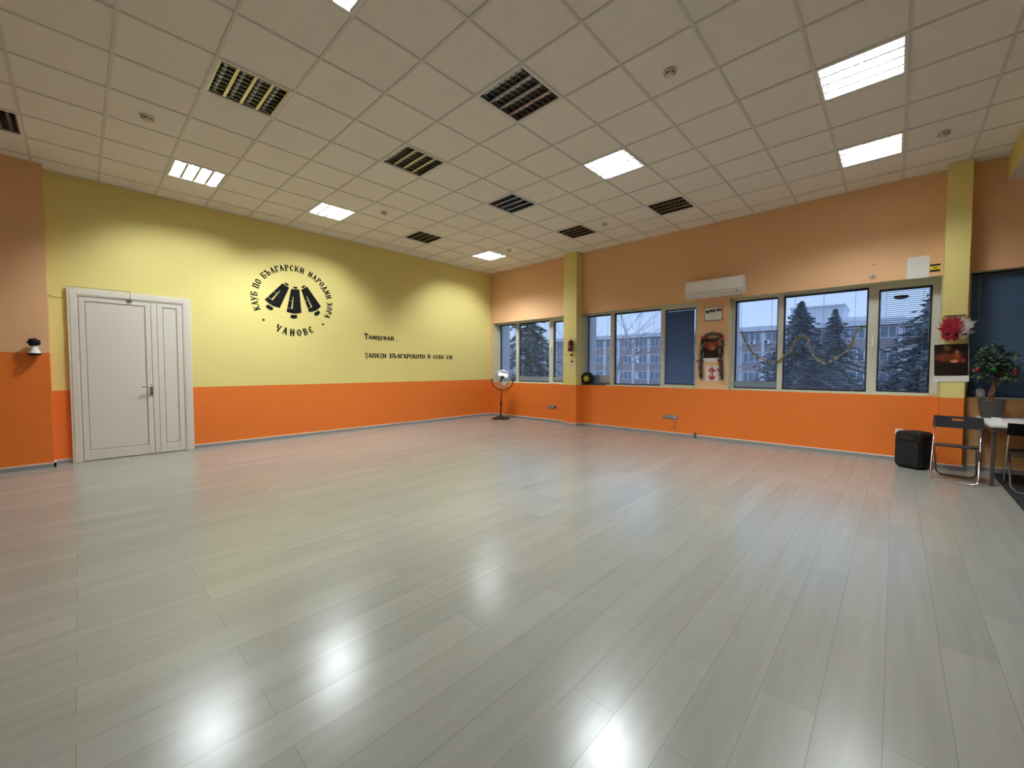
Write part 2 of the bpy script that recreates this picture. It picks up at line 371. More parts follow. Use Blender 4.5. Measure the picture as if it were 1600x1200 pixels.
for k in range(7):
    a = 2 * PI * k / 7; mb.ball((.040 * math.cos(a), .075, .082 + .036 * math.sin(a)), .021, 10)
mb.lathe([(.03, .045), (.046, .055), (.046, .095), (.03, .105)], 20, c=(0, 0, .082), axis='y'); mb.lathe([(.034, .045), (.036, .06)], 14, c=(0, .06, 0)); mb.build('star_knob', 'black', kn, smooth=True)

# ------------------------------------------------------------------ wall lettering
def arcp(cx, cy, rx, ry, a0, a1, n=8): return [(cx + rx * math.cos(math.radians(a0 + (a1 - a0) * i / n)), cy + ry * math.sin(math.radians(a0 + (a1 - a0) * i / n))) for i in range(n + 1)]
V = lambda x, a=0, b=1: [(x, a), (x, b)]
G = {
 'К': (.62, [V(.10), [(.10, .45), (.34, .62), (.56, 1)], [(.26, .56), (.42, .3), (.60, 0)]]),
 'Л': (.62, [[(.02, 0), (.12, .05), (.34, 1)], [(.32, 1), (.58, 0)]]),
 'У': (.60, [[(.03, 1), (.30, .30)], [(.58, 1), (.28, .22), (.16, -.16)]]),
 'Б': (.58, [V(.10), [(.0, 1), (.50, 1), (.52, .86)], [(.10, .56)] + arcp(.30, .28, .24, .28, 90, -90) + [(.10, 0)]]),
 'П': (.62, [V(.10), V(.52), [(0, 1), (.62, 1)]]),
 'О': (.58, [arcp(.29, .5, .24, .46, 0, 360, 16)]),
 'Ъ': (.66, [V(.22), [(0, .86), (.02, 1), (.22, 1)], [(.22, .56)] + arcp(.40, .28, .22, .28, 90, -90) + [(.22, 0)]]),
 'Г': (.50, [V(.10), [(0, 1), (.46, 1), (.48, .80)]]),
 'А': (.62, [[(.04, 0), (.30, 1)], [(.28, 1), (.56, 0)], [(.12, .36), (.46, .36)]]),
 'Р': (.56, [V(.10, -.06), [(.10, 1)] + arcp(.28, .74, .24, .26, 90, -90) + [(.10, .48)]]),
 'С': (.54, [[(.50, .80)] + arcp(.30, .5, .24, .48, 50, 310, 12) + [(.50, .20)]]),
 'И': (.62, [V(.10), V(.52), [(.10, .26), (.52, .76)]]),
 'Н': (.62, [V(.10), V(.52), [(.10, .74), (.52, .28)]]),
 'Д': (.66, [[(.10, .02), (.32, 1)], [(.30, 1), (.56, .02)], [(.02, -.12), (.02, .02), (.64, .02), (.64, -.12)]]),
 'Х': (.60, [[(.04, 1), (.56, 0)], [(.54, 1), (.28, .40), (.04, -.14)]]),
 'Ч': (.58, [[(.04, 1), (.08, .62), (.24, .46), (.50, .60)], [(.54, 1), (.40, .3), (.36, 0)]]),
 'В': (.56, [V(.10), [(.10, 1)] + arcp(.26, .76, .20, .24, 90, -90) + [(.10, .52)], [(.10, .52)] + arcp(.28, .26, .24, .26, 90, -90) + [(.10, 0)]]),
 'Е': (.54, [[(.50, .84)] + arcp(.30, .5, .24, .48, 50, 310, 12) + [(.50, .16)], [(.06, .5), (.44, .5)]]),
 'Т': (.62, [V(.31), [(.02, .82), (.04, 1), (.58, 1), (.60, .82)]]),
 'Ц': (.66, [V(.10), V(.50), [(.10, 0), (.62, 0), (.62, -.22)]]),
 'Й': (.62, [V(.10), V(.52), [(.10, .26), (.52, .76)], [(.18, 1.22), (.31, 1.12), (.44, 1.22)]]),
 'Z': (.58, [[(.04, .86), (.06, 1), (.50, 1)], [(.50, 1), (.10, .12)], [(.10, .12), (.46, .14), (.34, -.26)]]),
 '.': (.30, [[(.12, 0), (.12, .10)]]), ' ': (.42, []),
}
def glyph_polys(ch, thick=.24, thin=.115):
    w, strokes = G[ch]; out = []
    for st in strokes:
        for (ax, ay), (bx, by) in zip(st, st[1:]):
            dx, dy = bx - ax, by - ay; L = math.hypot(dx, dy) or 1e-6
            hw = (thin + (thick - thin) * abs(dy) / L) / 2
            if dx * dy > 0 and abs(dx) > .15 * L: hw *= .72
            nx, ny = -dy / L * hw, dx / L * hw; ex, ey = dx / L * hw * .5, dy / L * hw * .5
            out.append([(ax + nx - ex, ay + ny - ey), (bx + nx + ex, by + ny + ey), (bx - nx + ex, by - ny + ey), (ax - nx - ex, ay - ny - ey)])
        if len(st) == 2 and st[0][0] == st[1][0] and abs(st[1][1] - st[0][1]) > .6:   # serifs
            for (x, y) in st: out.append([(x - .14, y - .04), (x + .14, y - .04), (x + .14, y + .04), (x - .14, y + .04)])
    return w, out
LY = [0]
def put(mb, pts):
    LY[0] = (LY[0] + 1) % 40
    mb.prism([(x, .0005, z) for x, z in pts], (0, .0012 + LY[0] * .00002, 0))
def line_text(mb, s, x0, z0, h, x1=None, small=None):
    tot = sum(G[c][0] + .12 for c in s); k = (x0 - x1) / tot if x1 is not None else h; u = 0
    for i, c in enumerate(s):
        hh = h if (small is None or i == 0) else small
        w, ps = glyph_polys(c)
        for p in ps: put(mb, [(x0 - (u + a) * k, z0 + b * hh) for a, b in p])
        u += w + .12
LOGO = thing('bell_emblem', 'round black emblem of three bells inside a ring of lettering on the yellow wall', 'wall emblem', (0, 0, 0))
cx, cz = 5.057, 2.545
def ring_text(s, a0, a1, rx, rz, h, flip=False):
    tot = sum(G[c][0] + .14 for c in s) - .14; u = 0; mb = MB()
    for c in s + ' ':
        if c == ' ' and mb.v: mb.build('ring_word', 'ink', LOGO); mb = MB()
        w, ps = glyph_polys(c, .25, .12); th = math.radians(a0 + (a1 - a0) * (u + w / 2) / tot); sg = -1 if flip else 1
        bx, bz = rx * math.sin(th), rz * math.cos(th); n = Vector((bx / rx ** 2, bz / rz ** 2)).normalized() * sg; t = Vector((n.y, -n.x))
        kx = h * (1.0 if not flip else .95)
        for p in ps:
            pts = []
            for a, b in p:
                q = Vector((bx, bz)) + t * (a - w / 2) * kx + n * b * h; pts.append((cx - q.x, cz + q.y))
            put(mb, pts)
        u += w + .14
ring_text('КЛУБ ПО БЪЛГАРСКИ НАРОДНИ ХОРА', -113, 116, .605, .548, .098)
ring_text('ЧАНОВЕ', 212, 147, .655, .650, .118, True)
for sx, sz in ((5.571, 2.15), (4.541, 2.152)):
    mb = MB(); pts = []
    for k in range(12):
        r = .030 if k % 2 == 0 else .014; pts.append((sx + r * math.sin(PI * k / 6), sz + r * math.cos(PI * k / 6)))
    put(mb, pts); mb.build('star', 'ink', LOGO)
def bell(top_l, top_r, bot_r, bot_l, cap, clap):
    # corners as seen on the wall (x, z); curved lip, cap on top and clapper below
    tl, tr, br, bl = [Vector(p) for p in (top_l, top_r, bot_r, bot_l)]
    ax = ((bl + br) / 2 - (tl + tr) / 2).normalized()
    mb = MB(); lip = [tuple(bl + (br - bl) * i / 8 + ax * .03 * math.sin(PI * i / 8)) for i in range(9)]
    put(mb, [tuple(tl), tuple(tr)] + lip[::-1]); o = mb.build('bell', 'ink', LOGO)
    sd = (tr - tl).normalized(); tm = (tl + tr) / 2; bmid = (bl + br) / 2
    mb = MB(); put(mb, [tuple(tm - sd * .033 - ax * .010), tuple(tm + sd * .033 - ax * .010), tuple(tm + sd * .036 - ax * .045), tuple(tm - sd * .036 - ax * .045)]); mb.build('bell_cap', 'ink', o)
    mb = MB(); c0 = bmid + ax * .050; put(mb, [tuple(c0 - sd * .050), tuple(c0 + sd * .050)] + [tuple(c0 + sd * .062 * math.cos(PI * i / 8) + ax * (.042 + .030 * math.sin(PI * i / 8))) for i in range(9)]); mb.build('clapper', 'ink', o)
    mb = MB(); LY[0] = 0
    # yellow highlight cut: a thin long wedge, a short rung and a lip line
    def at(u, v):
        a = tl + (tr - tl) * u; b = bl + (br - bl) * u; q = a + (b - a) * v; return (q.x, q.y)
    for p in ([at(.325, .33), at(.36, .33), at(.38, .86), at(.285, .86)], [at(0, .51), at(.30, .51), at(.30, .518), at(0, .518)], [at(0, .84), at(.27, .84), at(.27, .85), at(0, .85)]):
        mb.prism([(x, .0025, z) for x, z in p], (0, .0008, 0))
    mb.build('highlight', 'yellow', o)
bell((5.252, 2.841), (5.139, 2.776), (5.304, 2.386), (5.546, 2.511), None, None)
bell((5.109, 2.760), (4.963, 2.769), (4.934, 2.338), (5.193, 2.333), None, None)
bell((4.933, 2.764), (4.825, 2.845), (4.575, 2.497), (4.799, 2.363), None, None)
SL = thing('wall_slogan', 'two lines of small black lettering on the yellow wall right of the emblem', 'wall lettering')
mb = MB(); line_text(mb, 'ТАНЦУВАЙ', 3.685, 1.915, .112, 2.985, .076); mb.build('upper_word', 'ink', SL)
mb = MB(); line_text(mb, '...', 2.965, 1.912, .10, 2.885); mb.build('dots', 'grey_ink', SL)
for wd, x0, z0, h, x1 in (('ZАПАZИ', 3.680, 1.522, .090, 3.18), ('БЪЛГАРСКОТО', 3.10, 1.525, .092, 2.165), ('В', 2.090, 1.533, .085, 2.010), ('СЕБЕ', 1.930, 1.530, .085, 1.595), ('СИ', 1.530, 1.528, .088, 1.340)):
    mb = MB(); line_text(mb, wd, x0, z0, h, x1); mb.build('lower_word', 'ink', SL)

# ------------------------------------------------------------------ ceiling lights
def make_light(lit):
    t = thing('ceiling_light', '', 'ceiling light')
    mb = MB(); a = .295; b = .272
    for x0, x1, y0, y1 in ((-a, -b, -a, a), (b, a, -a, a), (-b, b, -a, -b), (-b, b, b, a)): mb.box(x0, x1, y0, y1, -.003, .012)
    mb.build('rim', 'fixture_rim', t)
    mb = MB(); mb.box(-.297, .297, -.297, .297, .098, .11)
    for s in (-1, 1):
        mb.box(s * .285 - .008, s * .285 + .008, -.293, .293, .006, .1); mb.box(-.293, .293, s * .285 - .008, s * .285 + .008, .006, .1)
    mb.build('housing', 'refl', t)
    for x in (-.204, -.068, .068, .204):
        tb = MB().lathe([(.013, -.262), (.013, .262)], 10, c=(x, 0, .055), axis='y').build('tube', ('tube_off', 'tube_lit', 'tube_dim')[lit], t, smooth=False)
    mb = MB()
    for x in (-.272, -.136, 0, .136, .272): mb.prism([(x - .013, -.272, .002), (x + .013, -.272, .002), (x + .003, -.272, .05), (x - .003, -.272, .05)], (0, .544, 0))
    for k in range(8):
        y = -.238 + .068 * k
        mb.box(-.272, .272, y - .0022, y + .0022, .010, .032)
    mb.build('louvre', 'louvre', t)
    return t
LAB = {(3, 0): 'lit ceiling light cut off by the top edge of the photo', (3, -3): 'dark unlit ceiling light nearest the door, behind the lit one', (3, -7): 'lit ceiling light close to the yellow wall above the white door',
       (0, -7): 'lit ceiling light close to the yellow wall above the round emblem', (0, -3): 'dark unlit ceiling light in the middle row between emblem and centre', (0, 0): 'large unlit ceiling light with bright mirrored louvres at top centre',
       (-3, -3): 'unlit ceiling light in the very middle of the ceiling', (-3, -7): 'unlit ceiling light close to the yellow wall above the slogan', (-6, -7): 'lit ceiling light nearest the room corner above the fan',
       (-3, 0): 'lit ceiling light next to the large unlit one at top centre', (-6, 0): 'unlit ceiling light near the window wall left above the air conditioner', (-6, -3): 'unlit ceiling light near the window wall by the extinguisher pillar',
       (-3, 4): 'largest lit ceiling light in the upper right', (-6, 4): 'dimmer lit ceiling light on the right, the one nearer the window wall',
       (6, -3): 'unlit ceiling light behind the photographer by the projecting wall', (6, 0): 'unlit ceiling light left of and behind the photographer', (6, -7): 'unlit ceiling light above the projecting wall',
       (0, 4): 'unlit ceiling light above the photographer towards the windows', (3, 4): 'unlit ceiling light directly above the photographer', (6, 4): 'unlit ceiling light directly behind the photographer'}
PROTO = [make_light(0), make_light(1), make_light(2)]; used = set()
for (i, j), lit in FIX.items():
    src = PROTO[lit]
    o = src if lit not in used else dup(src); used.add(lit)
    o.location = (4.88 + .6 * i, 5.49 + .6 * j, H); o['label'] = LAB[(i, j)]; o['group'] = 'square louvred ceiling lights'
det = None
for n, (i, j, lab) in enumerate([(-.59 + .0, 2.47, 'cream smoke detector with slots near top centre right of the unlit light'), (4.5, -4.52, 'round detector on the ceiling left, above the door side'), (-.49, -5.47, 'small round detector beside the lit light above the emblem'),
                                 (-5.46, -1.48, 'round detector right of the unlit light near the extinguisher pillar'), (-5.46, -5.43, 'round detector beside the lit light nearest the corner'), (-5.56, 5.51, 'round detector on the ceiling near the right pillar')]):
    if det is None:
        det = thing('smoke_detector', '', 'smoke detector')
        MB().lathe([(.055, 0), (.055, -.012), (.050, -.02), (.046, -.022)], 24).build('base', 'offwhite', det, smooth=False)
        MB().lathe([(.040, -.022), (.044, -.03), (.036, -.045), (.022, -.052), (.012, -.054)], 24).build('sensing_head', 'offwhite', det, smooth=True)
        mb = MB()
        for k in range(6):
            a = 2 * PI * k / 6; mb.X = Matrix.Rotation(a, 4, 'Z'); mb.box(.036, .0455, -.012, .012, -.034, -.028)
        mb.X = None; mb.build('slot', 'gasket', det); o = det
    else: o = dup(det)
    o.location = (4.58 + .6 * i, 5.19 + .6 * j, H + .007); o['label'] = lab; o['group'] = 'ceiling smoke detectors'

# ------------------------------------------------------------------ windows and blinds
XF0, XF1 = -.30, -.205
def window(n, a, b, panes, label, handle=None):
    w = thing('window_%d' % n, label, 'window', kind='structure')
    fr = MB(); edges = [a] + [v for p in panes for v in p[:2]] + [b]
    lows = min(p[2] for p in panes); 
    for k in range(0, len(edges), 2): fr.box(XF0, XF1, edges[k], edges[k + 1], ZS + .003, ZT - .003)
    for (p0, p1, z0, z1) in panes:
        fr.box(XF0, XF1, p0, p1, ZS + .003, z0); fr.box(XF0, XF1, p0, p1, z1, ZT - .003)
    fr.build('window_frame', 'frame', w)
    for (p0, p1, z0, z1) in panes:
        g = MB(); q = .022
        for bx in ((p0, p0 + q, z0, z1), (p1 - q, p1, z0, z1), (p0 + q, p1 - q, z0, z0 + q), (p0 + q, p1 - q, z1 - q, z1)): g.box(-.285, -.255, *bx)
        gs = g.build('gasket', 'gasket', w)
        MB().box(-.274, -.270, p0 + .01, p1 - .01, z0 + .01, z1 - .01).build('pane', 'glass', w)
    if handle:
        y, z = handle; hb = MB(); hb.box(-.205, -.195, y - .013, y + .013, z - .04, z + .04); hb.box(-.195, -.165, y - .008, y + .008, z - .008, z + .008); hb.box(-.178, -.160, y - .010, y + .010, z - .13, z + .012)
        hb.build('window_handle', 'white', w, bevel=.003)
window(1, .10, 2.60, [(.135, .762, .945, 2.495), (.845, 1.885, .945, 2.495), (2.005, 2.555, .965, 2.455)], 'three-pane window nearest the corner, behind the fan', (1.945, 1.80))
window(2, 2.95, 5.50, [(2.985, 3.59, .945, 2.495), (3.672, 4.722, .945, 2.495), (4.80, 5.395, .975, 2.455)], 'three-pane window between the extinguisher pillar and the decorated pier', (4.76, 1.74))
window(3, 6.03, 8.605, [(6.068, 6.725, .945, 2.495), (6.80, 7.865, .945, 2.495), (7.975, 8.525, .955, 2.445)], 'three-pane window with the gold tinsel across it', (7.925, 1.74))
window(4, 8.85, 11.3, [(8.90, 10.0, .945, 2.495), (10.08, 11.25, .945, 2.495)], 'window behind the potted plant, covered by a closed blue blind')
def blind(y0, y1, z0, z1, tilt, pitch, label, xc=-.232, sm='slat', bundle=0, sw=.025, cords=True):
    t = thing('venetian_blind', label, 'window blind', (xc, (y0 + y1) / 2, z1), group='window blinds')
    w = (y1 - y0) / 2; h = z1 - z0
    MB().box(-.016, .016, -w, w, -.028, 0).build('headrail', 'rail', t)
    mb = MB(); a = math.radians(tilt); z = -.045; n = 0
    dx, dz = math.cos(a) * sw / 2, math.sin(a) * sw / 2
    zb = -h + .02 + bundle
    while z > zb:
        # a slightly curved slat: crown in the middle
        nx, nz = -math.sin(a) * .0022, math.cos(a) * .0022
        P = [(-dx, -dz * -1), (nx, nz), (dx, -dz)]
        pr = [(-dx, dz), (nx, nz), (dx, -dz)]
        for (ax, az), (bx, bz) in zip(pr, pr[1:]):
            mb._add([(ax, -w + .006, z + az), (bx, -w + .006, z + bz), (bx, w - .006, z + bz), (ax, w - .006, z + az)], [(0, 1, 2, 3)], 0)
        z -= pitch; n += 1
    mb.build('slats', sm, t)
    if bundle:
        mb = MB(); k = int(bundle / .013); a = math.radians(-62)
        for q in range(k):
            zz = -h + .022 + q * .013; ddx, ddz = math.cos(a) * .0125, math.sin(a) * .0125
            mb.box(-.004, .006, -w + .006, w - .006, zz - .001, zz + .0115)
        mb.build('slat_bundle', 'bundle', t)
    MB().box(-.013, .013, -w + .003, w - .003, -h, -h + .018).build('bottom_rail', 'rail', t)
    if cords:
        mb = MB()
        for y in ((-w * .72, w * .72) if w < .4 else (-w * .72, 0, w * .72)):
            mb.box(-.0155, -.0145, y - .0012, y + .0012, -h + .01, -.02); mb.box(.0145, .0155, y - .0012, y + .0012, -h + .01, -.02)
        mb.build('ladder_cord', 'cord', t)
    return t
blind(.14, .757, .95, 2.49, -2, .030, 'open blind in the pane nearest the corner, behind the fan head')
blind(.85, 1.88, .95, 2.49, -3, .030, 'open blind in the wide pane of the window by the corner', bundle=.12)
blind(2.01, 2.55, .97, 2.45, -3, .030, 'open blind in the pane left of the extinguisher pillar', bundle=.10)
blind(2.99, 3.585, .95, 2.49, -2, .030, 'open blind with bunched slats behind the black reel', bundle=.17)
blind(3.677, 4.717, .95, 2.49, 4, .028, 'open blind in the wide pane of the middle window')
blind(4.812, 5.372, .98, 2.45, 70, .0222, 'closed blue blind in the pane left of the decorated pier', sm='slat_blue')
blind(6.073, 6.72, .95, 2.49, 4, .028, 'open blind with bunched slats right of the decorated pier', bundle=.11)
blind(6.805, 7.86, .95, 2.49, 4, .028, 'open blind in the wide pane behind the gold tinsel')
bl3 = blind(7.985, 8.515, .96, 2.44, -15, .029, 'half-tilted blind in the pane left of the right pillar')
bl4 = blind(8.86, 11.28, .935, 2.515, 71, .0222, 'closed wide blue blind behind the potted plant', xc=-.09, sm='slat_dark', cords=False)
mb = MB(); mb.X = Matrix.Translation((.09, -10.07, -2.515)); mb.tube([(-.068, 8.935, 2.48), (-.066, 8.936, 2.2), (-.066, 8.94, 1.95)], .003, 6); mb.lathe([(.006, 1.92), (.008, 1.95), (.003, 1.955)], 8, c=(-.066, 8.94, 0)); mb.build('tilt_wand', 'cord', bl4)
mb = MB(); mb.X = Matrix.Translation((.232, -8.25, -2.44)); mb.tube([(-.21, 8.495, 2.42), (-.208, 8.50, 2.0), (-.208, 8.497, 1.66)], .0035, 6); mb.build('pull_cord', 'cord', bl3)
mb = MB(); mb.lathe([(.082, 0), (.082, .003)], 28); o = mb.build('oval_disc', 'oval');  # thin dark oval disc just in front of the slats
o.data.transform(Matrix.Diagonal((1, .36, 1, 1))); o.data.transform(Matrix(((0, 0, 1, 0), (1, 0, 0, 0), (0, 1, 0, 0), (0, 0, 0, 1)))); o.location = (-.212, 8.212, 2.312)
tag(o, 'flat dark oval at the top of the half-tilted blind', 'sticker')

# ------------------------------------------------------------------ things on the window wall
A = thing('air_conditioner', 'white wall air conditioner above the decorated pier', 'air conditioner', (0, 5.815, 2.56))
mb = MB(); prof = [(.0, .02), (.05, .0), (.15, .012), (.195, .05), (.205, .09), (.205, .27), (.19, .305), (.0, .318)]
mb.prism([(x, -.475, z) for x, z in prof], (0, .95, 0)); mb.build('body', 'white', A, bevel=.008)
mb = MB(); mb.prism([(.154, -.455, .004), (.202, -.455, .046), (.209, -.455, .088), (.204, -.455, .092)], (0, .91, 0)); mb.build('air_flap', 'flap', A)
mb = MB(); mb.box(.2045, .2065, -.475, .475, .0915, .0945); mb.build('seam', 'socket', A)
mb = MB(); mb.box(.205, .2075, -.055, .01, .112, .117); mb.build('badge', 'gold', A)
mb = MB(); mb.box(.192, .208, .372, .384, .03, .075); mb.build('display', 'socket', A)
def sheet(name, label, cat, x, y0, y1, z0, z1, m, group=None, th=.003):
    t = thing(name, label, cat, (x, (y0 + y1) / 2, z0), group=group)
    return t, MB().box(0, th, -(y1 - y0) / 2, (y1 - y0) / 2, 0, z1 - z0).build('sheet', m, t)
t, _ = sheet('wall_plaque', 'small framed plaque under the air conditioner', 'plaque', 0, 5.622, 5.922, 2.155, 2.39, 'paper', th=.012)
fr = MB()
for b in ((-.15, .15, 0, .008), (-.15, .15, .227, .235), (-.15, -.142, 0, .235), (.142, .15, 0, .235)): fr.box(.0, .016, *b)
fr.build('rim', 'socket', t)
mb = MB()
for (a, b, z0, z1) in ((-.128, -.072, .135, .188), (-.066, .034, .150, .2), (.046, .132, .158, .205)): mb.box(.012, .0135, a, b, z0, z1)
mb.build('dark_heading', 'gasket', t)
mb = MB(); mb.prism([(.012, -.075, .125), (.012, .075, .13), (.012, .05, .06), (.012, .0, .04), (.012, -.05, .06)], (.0008, 0, 0)); mb.build('crest', 'flap', t)
# calendar with garland on the pier
def calendar(name, label, x, yc, z0, z1, w, strip, pm, tilt=0):
    t = thing(name, label, 'calendar', (x, yc, z0), rot=(tilt, 0, 0)); h = z1 - z0
    MB().box(0, .006, -w / 2, w / 2, 0, h).build('backing', 'paper', t)
    MB().box(.006, .0075, -w / 2 + .004, w / 2 - .004, strip, h - .004).build('picture', pm, t)
    mb = MB()
    for r in range(2):
        for k in range(14): mb.box(.006, .0068, -w / 2 + .03 + k * (w - .06) / 14, -w / 2 + .03 + (k + .6) * (w - .06) / 14, strip * (.28 + .3 * r), strip * (.42 + .3 * r))
    mb.build('date_rows', 'flap', t)
    return t
pm1 = picture_mat('warm_picture', (.02, .005, .004), None, [(0, .29, .12, .10, (.28, .05, .015)), (.03, .25, .05, .05, (.5, .16, .06)), (-.1, .33, .05, .06, (.3, .03, .02)), (.1, .33, .05, .06, (.3, .03, .02))])
calendar('wall_calendar', 'dark red wall calendar framed by green tinsel on the pier', 0, 5.745, 1.414, 1.845, .27, .07, pm1)
pm2 = picture_mat('interior_picture', (.016, .006, .004), None, [(-.06, .31, .11, .07, (.17, .036, .013)), (.045, .32, .055, .09, (.30, .06, .02)), (.05, .37, .018, .03, (.62, .36, .16)), (.03, .26, .05, .025, (.6, .2, .14)), (-.03, .43, .05, .05, (.16, .08, .04)), (.1, .27, .03, .04, (.3, .03, .02))])
calendar('wall_calendar', 'large dark brown wall calendar hanging on the right pillar', .201, 8.699, 1.128, 1.61, .308, .075, pm2, math.radians(1.5))
def tinsel(mb, pts, r, n, mats, wid=.006):
    P = [Vector(p) for p in pts]; seg = []; tot = 0
    for a, b in zip(P, P[1:]): seg.append((tot, a, b)); tot += (b - a).length
    for k in range(n):
        d = random.random() * tot
        for s0, a, b in reversed(seg):
            if d >= s0: break
        q = a + (b - a) * ((d - s0) / max(1e-6, (b - a).length))
        v = Vector((random.gauss(0, 1), random.gauss(0, 1), random.gauss(0, 1))).normalized(); u = v.orthogonal().normalized()
        L = r * random.uniform(.5, 1.1); w = wid * random.uniform(.6, 1.3)
        e0 = q + v * L
        if e0.x < q.x: v.x = -v.x * .6; e0 = q + v * L
        mb._add([tuple(q - u * w), tuple(q + u * w), tuple(e0 + u * w * .6), tuple(e0 - u * w * .6)], [(0, 1, 2, 3)], random.choice(mats))
gp = [(.03, 5.6, 1.107), (.03, 5.583, 1.301), (.03, 5.59, 1.524), (.03, 5.599, 1.708), (.03, 5.623, 1.836), (.03, 5.691, 1.905), (.03, 5.794, 1.909), (.03, 5.904, 1.884), (.03, 5.939, 1.767), (.03, 5.926, 1.588), (.03, 5.921, 1.445), (.03, 5.932, 1.265), (.03, 5.943, 1.104)]
t = thing('tinsel_garland', 'dark green tinsel garland draped round the calendar on the pier', 'garland')
mb = MB(); tinsel(mb, gp, .056, 3400, [0, 0, 0, 1, 2], .004); mb.tube(gp, .008, 6, 0); mb.build('tinsel', ['tinsel_green', 'silver', 'darkfoil'], t)
for (y, z) in ((5.54, 1.43), (5.898, 1.275), (5.945, 1.82), (5.615, 1.855), (5.86, 1.89), (5.66, 1.84), (5.90, 1.44)):
    mb = MB(); mb.ball((.065, y - .018, z), .022, 8, sc=(.6, 1, .8)); mb.ball((.065, y + .018, z), .022, 8, sc=(.6, 1, .8)); mb.ball((.072, y, z), .012, 8); mb.build('red_bow', 'redcloth', t, smooth=True)
t, _ = sheet('decoration_card', 'white card with a red bow ornament below the calendar on the pier', 'decoration', 0, 5.66, 5.875, 1.068, 1.345, 'paper', th=.006)
mb = MB(); mb.X = Matrix.Translation((.006, 0, 0))
mb.ball((.012, -.002, .215), .035, 10, sc=(.5, 1, .8)); mb.ball((.012, -.038, .19), .026, 10, sc=(.5, 1, .7)); mb.ball((.012, .036, .19), .026, 10, sc=(.5, 1, .7))
mb.prism([(0, -.016, .19), (0, .016, .19), (0, .024, .09), (0, -.024, .09)], (.014, 0, 0)); mb.prism([(0, -.055, .085), (0, .055, .085), (0, .045, .045), (0, 0, .018), (0, -.045, .045)], (.016, 0, 0)); mb.tube([(.006, 0, .24), (.006, .002, .275)], .004, 6)
mb.build('red_ornament', 'redcloth', t, smooth=False)
mb = MB(); mb.X = Matrix.Translation((.02, 0, 0)); mb.ball((.008, -.002, .19), .012, 8); mb.prism([(.0, -.010, .15), (.0, .010, .15), (.0, .012, .10), (.0, -.012, .10)], (.004, 0, 0)); mb.build('pale_detail', 'offwhite', t)
# gold tinsel across the third window
tp = [(6.182, 1.955), (6.239, 1.775), (6.332, 1.604), (6.437, 1.485), (6.524, 1.459), (6.667, 1.392), (6.763, 1.407), (6.828, 1.51), (6.92, 1.587), (6.981, 1.773), (7.045, 1.816), (7.115, 1.813), (7.161, 1.703), (7.202, 1.548), (7.279, 1.432), (7.365, 1.378), (7.436, 1.407), (7.529, 1.48), (7.624, 1.552), (7.673, 1.637), (7.714, 1.78), (7.756, 1.879), (7.81, 1.911), (7.837, 1.902)]
mb = MB(); pts = [(-.195, y, z) for y, z in tp]; tinsel(mb, pts, .034, 1500, [0, 0, 0, 1, 2], .006); mb.tube(pts, .004, 5, 0)
tag(mb.build('tinsel_garland', ['gold', 'silver', 'darkfoil']), 'gold tinsel garland hung in waves across the window', 'garland')
# extinguisher pillar
t, _ = sheet('notice_sheet', 'pale notice behind the fire extinguisher', 'notice', .2, 2.768, 2.942, 1.655, 1.995, 'cream_paper', 'notices on the pillar')
t, sh = sheet('notice_sheet', 'pale notice with a red mark below the fire extinguisher', 'notice', .2, 2.768, 2.942, 1.265, 1.515, 'cream_paper', 'notices on the pillar')
mb = MB(); mb.box(.003, .004, -.085, .085, .238, .242); mb.box(.003, .004, -.085, .085, .010, .013)
for k in range(4): mb.box(.003, .004, -.055 + .01 * (k % 2), .055 - .012 * (k % 3), .05 + k * .022, .055 + k * .022)
mb.build('printed_lines', 'grey_ink', t); mb = MB(); mb.ball((.004, -.005, .190), .034, 10, sc=(.2, 1, .8)); mb.box(.003, .005, .01, .055, .165, .178); mb.build('red_mark', 'red', t)
X = thing('fire_extinguisher', 'small dark red fire extinguisher hung on the pillar', 'fire extinguisher', (.262, 2.848, 1.675))
MB().lathe([(.03, 0), (.052, .008), (.055, .02), (.055, .19), (.048, .225), (.028, .245), (.018, .25)], 24).build('cylinder', 'red', X, smooth=True)
MB().lathe([(.0556, .075), (.0556, .125)], 24).build('label_band', 'mask_label', X, smooth=True)
mb = MB(); mb.box(-.016, .016, -.016, .016, .245, .275); mb.box(-.01, .05, -.008, .008, .268, .276); mb.box(-.01, .045, -.008, .008, .284, .291); mb.build('valve', 'metal', X, bevel=.003)
mb = MB(); mb.tube([(.0, .02, .255), (.01, .06, .235), (.015, .066, .15), (.01, .062, .06)], .008, 8); mb.build('hose', 'black', X, smooth=True)
mb = MB(); mb.box(-.061, -.052, -.03, .03, .14, .25); mb.build('wall_bracket', 'black', X)
t = thing('wall_hook', 'small black hook between the extinguisher and the notice', 'hook', (.2, 2.845, 1.60))
mb = MB(); mb.lathe([(.02, 0), (.022, .006), (.012, .016), (.012, .03), (.02, .036)], 14, axis='x'); mb.build('knob', 'black', t)
mb = MB(); mb.tube([(.03, 0, 0), (.034, .012, -.03), (.03, .016, -.055)], .003, 6); mb.build('string', 'cord', t)
t, _ = sheet('paper_notice', 'white sheet half hidden behind the extinguisher pillar', 'notice', 0, 2.458, 2.612, 2.555, 2.735, 'paper')
mb = MB()
for k in range(7): mb.box(.003, .0038, -.055, .045 - .01 * (k % 3), .03 + k * .018, .034 + k * .018)
mb.build('printed_lines', 'flap', t)
t, _ = sheet('paper_notice', 'white printed sheet above the third window by the right pillar', 'notice', 0, 8.258, 8.473, 2.52, 2.81, 'paper')
mb = MB()
for k in range(12): mb.box(.003, .0038, -.06 + .02 * ((k * 7) % 3), .065 - .018 * ((k * 5) % 4), .05 + k * .016, .0535 + k * .016)
